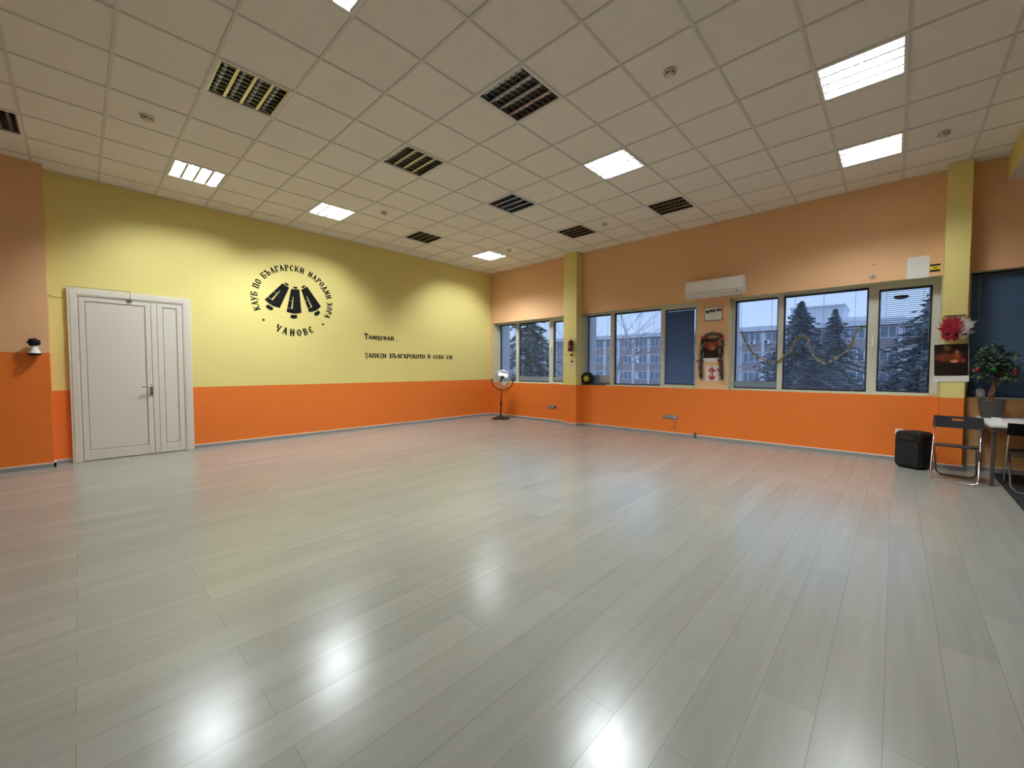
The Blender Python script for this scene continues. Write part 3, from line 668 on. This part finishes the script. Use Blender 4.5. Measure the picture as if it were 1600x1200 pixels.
mb.ball((.003, -.005, .268), .010, 8, sc=(.2, 1, 1)); mb.ball((.003, .0, .025), .009, 8, sc=(.2, 1, 1)); mb.build('printed_lines', 'flap', t)
t, _ = sheet('warning_sticker', 'yellow and black sticker beside the printed sheet', 'sticker', 0, 8.478, 8.576, 2.582, 2.682, 'stick_yellow')
mb = MB(); mb.box(.003, .0042, -.049, .049, 0, .026); mb.box(.003, .0042, -.049, .049, .076, .1); mb.box(.003, .0042, -.02, .022, .046, .058); mb.build('black_bands', 'ink', t)
t = thing('wall_sensor', 'small round sensor on the peach wall above the third window', 'sensor', (0, 7.904, 2.623))
MB().lathe([(.036, 0), (.036, .012), (.028, .022), (.02, .026)], 20, axis='x').build('housing', 'offwhite', t, smooth=False); MB().lathe([(.012, .026), (.010, .031)], 14, axis='x', c=(0, .004, 0)).build('lens', 'socket', t)
t = tag(MB().tube([(.002, 7.885, 2.80), (.012, 7.89, 2.782), (.012, 7.93, 2.782), (.002, 7.935, 2.80)], .005, 6).build('cable_clip', 'offwhite'), 'small pale cable clip higher on the peach wall above the sensor', 'clip')
def sockets(y0, y1, z0, z1, label):
    t = thing('wall_socket', label, 'socket', (0, (y0 + y1) / 2, z0), group='wall sockets'); w = (y1 - y0) / 2; h = z1 - z0
    MB().box(0, .012, -w, w, 0, h).build('cover_plate', 'socket', t, bevel=.003)
    for k in range(4):
        yc = -w + (k + .5) * w / 2
        MB().lathe([(.024, .012), (.024, .016), (.019, .0165), (.019, .0125)], 18, axis='x', c=(0, yc, h / 2)).build('outlet', 'grey_ink' if k < 3 else 'ink', t)
    return t
sockets(1.985, 2.275, .325, .397, 'grey socket strip left of the extinguisher pillar')
sockets(4.88, 5.172, .32, .392, 'grey socket strip under the middle window with a plug in it')
t = thing('power_plug', 'white plug with a short hanging lead in the socket strip', 'plug', (.014, 5.135, .356))
MB().lathe([(.018, 0), (.018, .03), (.011, .042)], 14, axis='x').build('plug_body', 'white', t); MB().tube([(.03, 0, -.005), (.033, 0, -.05), (.03, -.005, -.12), (.03, -.003, -.17)], .006, 6).build('lead', 'cord', t); MB().box(.022, .038, -.013, .007, -.195, -.165).build('lead_end', 'red', t)
t = thing('pipe_stub', 'short dark pipe stub standing at the skirting under the decorated pier', 'pipe', (.045, 5.50, 0))
MB().lathe([(.012, 0), (.012, .07), (.02, .072), (.02, .095), (.012, .1)], 12).build('stub', 'gasket', t); MB().box(-.012, .012, 0, .035, .078, .092).build('tap', 'gasket', t)
tag(box('wooden_block', (-.10, -.02, 8.502, 8.592, .923, .958), 'wood', bevel=.003), 'small wooden block on the sill by the right pillar', 'block')
R_ = thing('cable_reel', 'black round reel with a yellow hub on the window sill', 'reel', (-.075, 3.082, 1.068), rz=math.radians(6))
MB().lathe([(.05, -.06), (.12, -.06), (.144, -.045), (.144, .015), (.13, .04), (.10, .052), (.07, .048)], 36, axis='x').build('drum', 'black', R_, smooth=True)
MB().lathe([(.066, .045), (.062, .058), (.03, .064), (.008, .064)], 28, axis='x').build('hub', 'hub', R_, smooth=False)
MB().box(.0645, .067, -.018, .02, -.03, -.012).build('hub_mark', 'ink', R_)
tag(MB().box(-.17, -.02, 3.24, 3.52, .9235, .936).build('flat_case', 'black', bevel=.004), 'flat black case lying on the sill under the black reel', 'case')

# right pillar: two masks
tag(MB().box(.2, .206, 8.618, 8.797, 1.66, 1.968).box(.2, .222, 8.612, 8.803, 1.960, 1.970, 1).build('hanging_board', ['cream_paper', 'gasket']), 'pale board with a dark top rail behind the feathered masks', 'board')
def mask(label, y, z, face, feath, w, h, fx, lean):
    t = thing('feathered_mask', label, 'mask', (fx, y, z), group='feathered masks on the pillar')
    mb = MB(); n = 16; top = []; bot = []
    for i in range(n + 1):
        u = -1 + 2 * i / n; d = .045 * (1 - u * u)
        zt = h * (.45 - .25 * abs(u)) ; zb = -h * (.55 - .35 * abs(u) ** 1.5)
        if abs(u) < .2: zb = -h * .35
        top.append((d, u * w, zt)); bot.append((d + .006, u * w, zb))
    for i in range(n):
        mb._add([top[i], top[i + 1], bot[i + 1], bot[i]], [(0, 1, 2, 3)], 0)
    o = mb.build('face', face, t, smooth=True); s = o.modifiers.new('solid', 'SOLIDIFY'); s.thickness = .004
    for sx in (-.45, .45):
        MB().ball((.047, sx * w, .012), .024, 10, sc=(.25, 1.1, .6)).build('eye_hole', 'ink', t)
    mb = MB()
    for k in range(420):
        a = random.uniform(-1.0, 1.0) + lean; L = random.uniform(.04, .10); b0 = Vector((.02 + random.uniform(0, .04), random.uniform(-.7, .7) * w, random.uniform(.0, .15)))
        dr = Vector((random.uniform(-.1, .35), math.sin(a), math.cos(a))); sd = Vector((random.uniform(-.5, .5), dr.z, -dr.y)).normalized(); q = [b0 + dr * L * s_ for s_ in (0, .4, .8, 1)]
        ww = (.0018, .0045, .004, .0008); vs = []
        for p_, w_ in zip(q, ww): vs += [tuple(p_ - sd * w_), tuple(p_ + sd * w_)]
        mb._add(vs, [(0, 1, 3, 2), (2, 3, 5, 4), (4, 5, 7, 6)], 0)
    mb.build('feathers', feath, t)
    return t
mask('white mask with white feathers, right of the red one on the pillar', 8.757, 1.712, 'mask_white', 'whitefur', .075, .12, .225, .25)
mask('red mask with red feathers above the brown calendar', 8.682, 1.715, 'redcloth', 'redcloth', .085, .15, .25, -.05)

# ------------------------------------------------------------------ floor fan
F_ = thing('pedestal_fan', 'black pedestal fan with a wire cage in the corner', 'fan', (.455, .835, 0), rz=math.radians(43))
MB().lathe([(.235, 0), (.235, .012), (.22, .022), (.15, .04), (.06, .07), (.03, .10), (.022, .12)], 36).build('base', 'black_gloss', F_, smooth=True)
# local +x faces the room diagonal; the post leans slightly
MB().tube([(0, 0, .09), (0, .014, .40), (0, .03, .755)], [.019, .018, .013], 12).build('post', 'black_gloss', F_, smooth=True)
MB().lathe([(.024, .36), (.027, .38), (.027, .43), (.02, .45)], 14, c=(0, .012, 0)).build('height_collar', 'black', F_)
hz, hy = 1.03, .045; cr = .235
yk = MB(); yk.tube([(0, hy - .278 * math.cos(PI * i / 20), hz - .03 - .265 * math.sin(PI * i / 20)) for i in range(21)], .012, 8); yk.build('yoke', 'black_gloss', F_, smooth=True)
for s_ in (-1, 1): MB().lathe([(.022, -.025), (.022, .025)], 12, axis='y', c=(0, hy + s_ * .262, hz - .03)).build('tilt_knob', 'black', F_)
tiltM = Matrix.Translation((0, hy, hz)) @ Matrix.Rotation(math.radians(-24), 4, 'Y')
cg = MB(); cg.X = tiltM
def ring(r, x): return [(x, r * math.cos(2 * PI * i / 40), r * math.sin(2 * PI * i / 40)) for i in range(40)]
for r, x in ((cr, 0), (.20, .055), (.15, .075), (.06, .09), (.20, -.045), (.15, -.06)): cg.tube(ring(r, x), .0035 if r < cr else .007, 5, 0, closed=True)
for k in range(48):
    a = 2 * PI * k / 48; c_, s_ = math.cos(a), math.sin(a)
    cg.tube([(.09, .06 * c_, .06 * s_), (.075, .15 * c_, .15 * s_), (.055, .20 * c_, .20 * s_), (0, cr * c_, cr * s_), (-.045, .20 * c_, .20 * s_), (-.06, .15 * c_, .15 * s_), (-.07, .07 * c_, .07 * s_)], .0016, 4, 0, cap=False)
cg.build('cage', 'cage', F_)
bd = MB(); bd.X = tiltM
for k in range(3):
    rm = Matrix.Rotation(2 * PI * k / 3 + .25, 4, 'X'); pts = []
    vs = []
    for i in range(9):
        r = .05 + .155 * i / 8; wd = .035 + .05 * math.sin(PI * min(1, i / 7)); 
        vs += [tuple(rm @ Vector((.022, -wd * .7, -r))), tuple(rm @ Vector((-.022, wd, -r)))]
    bd._add(vs, [(2 * i, 2 * i + 1, 2 * i + 3, 2 * i + 2) for i in range(8)], 0)
bd.build('blades', 'blade', F_, smooth=True)
mt = MB(); mt.X = tiltM; mt.lathe([(.02, -.17), (.06, -.165), (.072, -.14), (.072, -.07), (.05, -.05)], 20, axis='x'); mt.lathe([(.045, .02), (.045, .085), (.03, .098)], 18, axis='x'); mt.build('motor', 'black_gloss', F_, smooth=False)
MB().tube([(-.12, hy + .03, hz - .06), (-.13, hy + .12, hz - .22), (-.08, hy + .13, hz - .36), (-.02, hy + .03, .66)], .005, 6).build('lead', 'black', F_)

# ------------------------------------------------------------------ speaker, chairs, table and what stands there
sp_rot = math.atan2(-.519, .855)
S = thing('loudspeaker', 'black portable loudspeaker with rounded corners on the floor', 'loudspeaker', (.372, 8.39, 0), rz=sp_rot)
def rrect(w, h, r, n=6):
    out = []
    for cx_, cy_, a0 in ((w - r, h - r, 0), (-w + r, h - r, 90), (-w + r, -h + r, 180), (w - r, -h + r, 270)):
        for i in range(n + 1): a = math.radians(a0 + 90 * i / n); out.append((cx_ + r * math.cos(a), cy_ + r * math.sin(a)))
    return out
prof = rrect(.148, .236, .06)
mb = MB(); mb.prism([(-.10, y, z + .242) for y, z in prof], (.24, 0, 0)); mb.build('cabinet', 'black', S, bevel=.03, seg=4)
mb = MB(); mb.prism([(.14, y, z + .185) for y, z in rrect(.128, .155, .04)], (.016, 0, 0)); mb.build('grille', 'black_soft', S, bevel=.004)
mb = MB(); mb.prism([(.14, y, z + .405) for y, z in rrect(.085, .035, .03)], (.012, 0, 0)); mb.build('horn', 'black_gloss', S, bevel=.004)
for s_ in (-1, 1): MB().prism([(.142, s_ * .105 + y, z + .345) for y, z in rrect(.026, .014, .012)], (.017, 0, 0)).build('port', 'black_gloss', S)
mb = MB(); mb.box(-.07, .06, -.05, .05, .474, .482); mb.build('top_handle', 'black_soft', S, bevel=.003)
for x_ in (-.06, .1):
    for y_ in (-.09, .09): MB().lathe([(.014, 0), (.014, .01)], 10, c=(x_, y_, 0)).build('foot', 'black_soft', S)
t, _ = sheet('wall_socket', 'white socket half hidden behind the loudspeaker', 'socket', 0, 8.198, 8.283, .37, .45, 'white', 'wall sockets', th=.012)
MB().lathe([(.026, .012), (.022, .0125)], 16, axis='x', c=(0, 0, .04)).build('outlet', 'flap', t)

def make_chair():
    t = thing('folding_chair', '', 'chair'); w = .192
    fb = (.215, .012); top = (-.185, .745)         # front foot -> top of the backrest
    def at(z): k = (z - fb[1]) / (top[1] - fb[1]); return fb[0] + (top[0] - fb[0]) * k
    p = [(top[0], -w, top[1] - .01), (at(.35), -w, .35), (at(.06), -w, .06), (fb[0] - .006, -w + .008, .025), (fb[0], -w + .045, .012), (fb[0], w - .045, .012), (fb[0] - .006, w - .008, .025), (at(.06), w, .06), (at(.35), w, .35), (top[0], w, top[1] - .01)]
    MB().tube(p, .0085, 10).build('front_leg_frame', 'chrome', t, smooth=True)
    v = .168; rb = (-.215, .012); st = (.185, .405)
    def at2(z): k = (z - rb[1]) / (st[1] - rb[1]); return rb[0] + (st[0] - rb[0]) * k
    p = [(st[0], -v, st[1]), (at2(.2), -v, .2), (at2(.06), -v, .06), (rb[0], -v + .04, .012), (rb[0], v - .04, .012), (at2(.06), v, .06), (at2(.2), v, .2), (st[0], v, st[1])]
    MB().tube(p, .009, 10).build('rear_leg_frame', 'greyleg', t, smooth=True)
    mb = MB(); pts = [(x, y, .402 + x * .06) for x, y in rrect(.19, .18, .04)]; mb.prism(pts, (0, 0, .022)); o = mb.build('seat', 'seatblack', t, bevel=.006); 
    # backrest: a gently curved board with a slot handle
    mb = MB(); z0, z1 = .615, .752; n = 12; W_ = .208
    def bx(z, y): return at(z) - .006 - .02 * (1 - (y / W_) ** 2)
    def strip(ya, yb, za, zb):
        k = max(1, int(round((yb - ya) / (2 * W_) * n)))
        for i in range(k):
            a, b = ya + (yb - ya) * i / k, ya + (yb - ya) * (i + 1) / k; vs = []
            for y in (a, b):
                for z in (za, zb): vs += [(bx(z, y) - .008, y, z), (bx(z, y) + .012, y, z)]
            mb._add(vs, [(0, 1, 3, 2), (4, 6, 7, 5), (0, 4, 5, 1), (2, 3, 7, 6), (0, 2, 6, 4), (1, 5, 7, 3)], 0)
    strip(-W_, -.05, z0, z1); strip(.05, W_, z0, z1); strip(-.05, .05, z0, .70); strip(-.05, .05, .725, z1)
    mb.build('backrest', 'backblack', t)
    for s_ in (-1, 1): MB().lathe([(.008, -.012), (.008, .012)], 8, axis='y', c=(at2(.24) - .004, s_ * .182, .235)).build('pivot', 'metal', t)
    return t
c1 = make_chair(); c1.location = (.90, 8.712, 0); c1.rotation_euler = (0, 0, math.radians(-7)); c1['label'] = 'black folding chair beside the loudspeaker, facing the room'; c1['group'] = 'folding chairs'; c1.scale = (.965, .965, .965)
c2 = dup(c1); c2.location = (1.035, 9.262, 0); c2.rotation_euler = (0, 0, math.radians(176)); c2['label'] = 'black folding chair pushed up to the white table at the photo edge'
TB = thing('table', 'white topped table holding the potted plant', 'table', (0, 0, 0))
zt = .695
box('tabletop', (.03, 1.17, 8.932, 10.35, zt - .028, zt), 'tabletop', TB, bevel=.003)
mb = MB(); mb.box(.07, 1.02, 8.968, 8.985, zt - .095, zt - .028); mb.box(.07, 1.02, 10.31, 10.33, zt - .095, zt - .028); mb.box(.07, .09, 8.985, 10.31, zt - .095, zt - .028); mb.box(1.0, 1.02, 8.985, 10.31, zt - .095, zt - .028); mb.build('apron', 'tabledge', TB)
for x_ in (.075, .96):
    for y_ in (8.968, 10.30): box('leg', (x_, x_ + .032, y_, y_ + .032, .0, zt - .029), 'greyleg', TB, bevel=.004)
PT = thing('potted_plant', 'small leafy tree in a grey pot on the white table', 'potted plant', (.22, 9.045, zt))
MB().lathe([(.082, 0), (.086, .004), (.100, .10), (.116, .205), (.118, .222), (.108, .224), (.104, .20)], 28).build('pot', 'pot', PT, smooth=True)
MB().lathe([(.1045, .195), (.1045, .203)], 24).build('soil', 'soil', PT)
mb = MB()
for k in range(3):
    a0 = 2 * PI * k / 3; mb.tube([(.02 * math.cos(a0 + z * 9) * (1 - z) + .01, .018 * math.sin(a0 + z * 9) * (1 - z) - .02 + z * .06, .19 + z * .42) for z in [i / 10 for i in range(11)]], [.018 - .008 * i / 10 for i in range(11)], 8)
tips = []
for k in range(26):
    a = random.uniform(0, 2 * PI); zb = random.uniform(.42, .62); L = random.uniform(.1, .27); el = random.uniform(-.1, 1.0)
    b0 = Vector((.01, .02, zb)); b1 = b0 + Vector((math.cos(a) * math.cos(el) * .75, math.sin(a) * math.cos(el), math.sin(el))) * L
    b1.x = max(b1.x, -.2); b1.y = max(b1.y, -.10); b1.z = max(b1.z, .46)
    mb.tube([tuple(b0), tuple((b0 + b1) / 2 + Vector((0, 0, .02))), tuple(b1)], [.006, .004, .002], 5); tips.append(b1)
tips += [Vector((.0, .0, .86)), Vector((.02, .02, .80)), Vector((0, -.03, .88)), Vector((0, .14, .78))]
mb.tube([(.01, .02, .6), (.0, 0, .75), (0, -.01, .86)], [.009, .005, .002], 5)
mb.build('trunk', 'trunk', PT, smooth=True)
mb = MB()
for tp_ in tips:
    for q in range(34):
        c_ = tp_ + Vector((random.gauss(0, .04), random.gauss(0, .045), random.gauss(0, .03)))
        c_.x = max(c_.x, -.22); c_.y = max(c_.y, -.15)
        d = Vector((random.gauss(0, 1), random.gauss(0, 1), random.gauss(-.25, .45))).normalized(); s_ = d.cross(Vector((0, 0, 1))).normalized() if abs(d.z) < .98 else Vector((1, 0, 0)); L = random.uniform(.04, .072); n_ = s_.cross(d)
        q0, q1, q2, q3 = c_, c_ + d * L * .35 + n_ * .004, c_ + d * L * .7 + n_ * .003, c_ + d * L - Vector((0, 0, .01))
        vs = [tuple(q0), tuple(q1 - s_ * L * .24), tuple(q1 + s_ * L * .24), tuple(q2 - s_ * L * .20), tuple(q2 + s_ * L * .20), tuple(q3)]
        mb._add(vs, [(0, 2, 1), (1, 2, 4, 3), (3, 4, 5)], 0)
mb.build('leaves', 'leaf', PT)
def bauble(y, z, x, m, label):
    t = thing('bauble', label, 'bauble', (x, y, z), group='baubles on the potted plant')
    MB().ball((0, 0, 0), .031, 20).build('globe', m, t, smooth=True); MB().lathe([(.010, .029), (.010, .040)], 10).build('cap', 'metal', t); MB().tube([(0, 0, .044), (.004, 0, .075)], .0012, 5).build('hanger', 'cord', t)
bauble(8.905, 1.275, .37, 'ball_red', 'red bauble on the plant next to the brown calendar')
bauble(9.025, 1.292, .40, 'ball_green', 'green bauble in the middle of the plant')
bauble(9.195, 1.255, .37, 'ball_red', 'red bauble on the outer branch of the plant')
t = thing('small_box', 'small white box lying on the white table', 'box', (.66, 9.035, zt)); box('lower_half', (-.045, .045, -.035, .035, 0, .018), 'white', t, bevel=.003); box('lid', (-.045, .045, -.035, .035, .022, .034), 'white', t, bevel=.003); box('gap', (-.042, .042, -.032, .032, .018, .022), 'socket', t)
tag(MB().lathe([(.030, 0), (.038, .01), (.042, .06), (.036, .095), (.02, .115), (.006, .12)], 20, c=(-.02, 8.972, ZS + .004)).build('vase', 'vase', smooth=True), 'pale rounded vase on the sill beside the right pillar', 'vase')
tag(MB().box(-.05, .0, 8.856, 8.925, ZS + .004, 1.015).build('dark_box', 'gasket', bevel=.004), 'dark box on the sill between the right pillar and the vase', 'box')
tag(MB().prism([(.10, 9.075, .0005), (2.6, 9.055, .0005), (2.6, 11.0, .0005), (.10, 11.0, .0005)], (0, 0, .008)).build('floor_mat', 'umat'), 'black floor mat under the table at the photo edge', 'mat')

# ------------------------------------------------------------------ outdoors
GZ = -9.0
struct(box('ground', (-160, -.7, -160, 120, GZ - .3, GZ), 'ground'), 'ground of the street outside', 'ground')
B = thing('office_building', 'long brown-grey office building across the street', 'building', (-70, 0, GZ))
def bb(name, a, m, parent=B):
    return MB().box(a[0], a[1], a[2], a[3], a[4] - GZ, a[5] - GZ).build(name, m, parent)
Y0, Y1 = -90, 24
bb('wall', (-12, 0, Y0, Y1, GZ, 7.45), 'facade'); bb('fascia', (-12.3, .5, Y0 - .3, Y1 + .3, 7.5, 8.3), 'fascia'); bb('soffit', (-12, .45, Y0, Y1, 7.42, 7.5), 'gasket')
bb('stair_tower', (-9, -.5, -4.2, 2.35, 8.3, 10.75), 'fascia'); bb('tower_roof', (-9.2, -.3, -4.4, 2.55, 10.75, 10.98), 'concrete'); bb('roof_room', (-8, -1.5, 2.35, 5.2, 8.3, 9.0), 'concrete'); bb('roof_duct', (-7, -.8, 4.0, 9.0, 8.3, 8.6), 'concrete')
for k in range(-24, 9):
    y = -7.889 + 3.29 * k
    if Y0 < y < Y1: bb('pilaster', (0, .18, y - .22, y + .22, GZ, 7.42), 'pilaster')
wf = None
for z0, z1 in ((5.62, 7.30), (2.38, 4.02), (-.88, .76)):
    for k in range(-22, 7):
        y = -7.889 + 3.29 * k + .36; w = 2.57
        if wf is None:
            mb = MB(); fw_ = .10; hh = z1 - z0
            for b_ in ((0, fw_, 0, hh), (w - fw_, w, 0, hh), (.80, .90, 0, hh), (1.68, 1.78, 0, hh), (0, w, 0, fw_), (0, w, hh - fw_, hh)): mb.box(.0, .08, b_[0], b_[1], b_[2], b_[3])
            wf = mb.build('window', 'bframe', B); pn = MB().box(.01, .04, .05, w - .05, .05, hh - .05).build('pane', 'bglass', wf); o = wf
        else: o = dup(wf, B)
        o.location = (0, y, z0 - GZ)
        if z0 < 5 and (k % 4 == 1): 
            MB().box(.041, .05, .12, .78, .1, 1.5).build('curtain', 'bframe', o)
ac = None
for (y, z, lab) in ((-9.35, 5.35, 'outdoor air conditioner on the far building, left of the white pilaster'), (-7.30, 5.35, 'outdoor air conditioner on the far building, right of the white pilaster'), (-29.9, 4.75, 'outdoor air conditioner on the far building seen in the middle window')):
    if ac is None:
        ac = thing('outdoor_unit', '', 'outdoor air conditioner'); box('casing', (0, .35, -.45, .45, 0, .65), 'bframe', ac, bevel=.02); MB().lathe([(.24, .35), (.24, .37), (.21, .371), (.05, .36)], 24, axis='x', c=(0, -.1, .33)).build('fan_guard', 'gasket', ac); o = ac
    else: o = dup(ac)
    o.location = (-69.81, y, z); o['label'] = lab; o['group'] = 'outdoor units on the far building'
def conifer(x, y, top, rad, label, seed, base=GZ, dens=1.0):
    random.seed(seed); t = thing('conifer', label, 'tree', (x, y, base), group='conifers outside the windows'); h = top - base
    MB().tube([(0, 0, 0), (.05, 0, h * .5), (0, 0, h * .98)], [.28, .16, .03], 8).build('trunk', 'bark', t)
    vv = []; n = int(62 * dens)
    for i in range(n):
        fz = .40 + .60 * (i / n) ** .9; z = h * fz; R = rad * (1 - fz) ** .9 + .04
        lump = 1 + .25 * math.sin(i * 1.9 + seed)
        for k in range(int(6 + 8 * (1 - fz))):
            a = random.uniform(0, 2 * PI); L = R * lump * random.uniform(.5, 1.12); dr = Vector((math.cos(a), math.sin(a), 0)); sd = Vector((-dr.y, dr.x, 0))
            m_ = max(3, int(L / .13))
            for q in range(m_):
                u = (q + .4) / m_; c_ = dr * L * u + Vector((0, 0, z - .30 * L * u * u + random.uniform(-.08, .08)))
                for sgn in (-1, 1):
                    l2 = (.28 + .38 * (1 - u)) * random.uniform(.5, 1.0) * min(1, .3 + R); e_ = c_ + (sd * sgn + dr * .7).normalized() * l2 + Vector((0, 0, random.uniform(-.14, .05))); s2 = dr * .08 + Vector((0, 0, random.uniform(-.09, .09)))
                    vv += [tuple(c_ - s2), tuple(c_ + s2), tuple(e_)]
    mb = MB(); mb._add(vv, [(j, j + 1, j + 2) for j in range(0, len(vv), 3)], 0); mb.build('foliage', 'conifer', t)
conifer(-25, 3.55, 5.75, 7.6, 'tall pointed conifer behind the gold tinsel', 3, dens=1.2)
conifer(-33, 4.6, 6.0, 6.4, 'slimmer conifer right beside the tall pointed one', 5)
conifer(-22, 9.75, 5.7, 8.4, 'broad conifer outside the half-tilted blind by the right pillar', 8, dens=1.2)
conifer(-14, -10.6, 8.6, 5.2, 'dark spreading conifer outside the window by the corner', 11, dens=.8)
def bare(x, y, h, label, seed):
    random.seed(seed); t = thing('bare_tree', label, 'tree', (x, y, GZ), group='bare trees outside the middle window')
    mb = MB()
    def grow(p, d, L, r, depth):
        q = p + d * L; mid = (p + q) / 2 + Vector((random.gauss(0, .04), random.gauss(0, .04), 0)) * L
        mb.tube([tuple(p), tuple(mid), tuple(q)], [r, r * .85, r * .65], 5, cap=False)
        if depth == 0: return
        for k in range(random.choice((2, 3, 3))):
            nd = (d + Vector((random.gauss(0, .45), random.gauss(0, .45), random.gauss(.12, .25)))).normalized()
            grow(p + (q - p) * random.uniform(.6, 1), nd, L * random.uniform(.6, .8), r * .55, depth - 1)
    grow(Vector((0, 0, 0)), Vector((0, 0, 1)), h * .48, .16, 5)
    mb.build('branches', 'bark', t)
bare(-26, -12.2, 15.5, 'bare tree outside the narrow pane above the black reel', 21)
bare(-27, -8.6, 14.5, 'bare tree outside the wide pane of the middle window', 22)
bare(-37, -7.5, 13.5, 'bare tree nearer the closed blue blind', 23)

# ------------------------------------------------------------------ world and view
w = bpy.data.worlds.new('world'); SC.world = w; w.use_nodes = True; nt = w.node_tree; bg = nt.nodes['Background']
tc = nt.nodes.new('ShaderNodeTexCoord'); sx = nt.nodes.new('ShaderNodeSeparateXYZ'); cr_ = nt.nodes.new('ShaderNodeValToRGB')
nt.links.new(tc.outputs['Generated'], sx.inputs[0]); nt.links.new(sx.outputs['Z'], cr_.inputs['Fac']); nt.links.new(cr_.outputs['Color'], bg.inputs['Color'])
cr_.color_ramp.elements[0].position = 0; cr_.color_ramp.elements[0].color = (.52, .66, .98, 1); cr_.color_ramp.elements[1].position = .5; cr_.color_ramp.elements[1].color = (.44, .66, 1.02, 1)
bg.inputs['Strength'].default_value = 1.05
vs = SC.view_settings; vs.view_transform = 'Standard'; vs.look = 'None'; vs.gamma = 1; vs.use_curve_mapping = False; vs.exposure = .3
cy = SC.cycles
cy.use_denoising = True
try: cy.denoiser = 'OPENIMAGEDENOISE'
except Exception: pass
cy.sample_clamp_indirect = 8; cy.max_bounces = 10; cy.diffuse_bounces = 6; cy.caustics_reflective = True
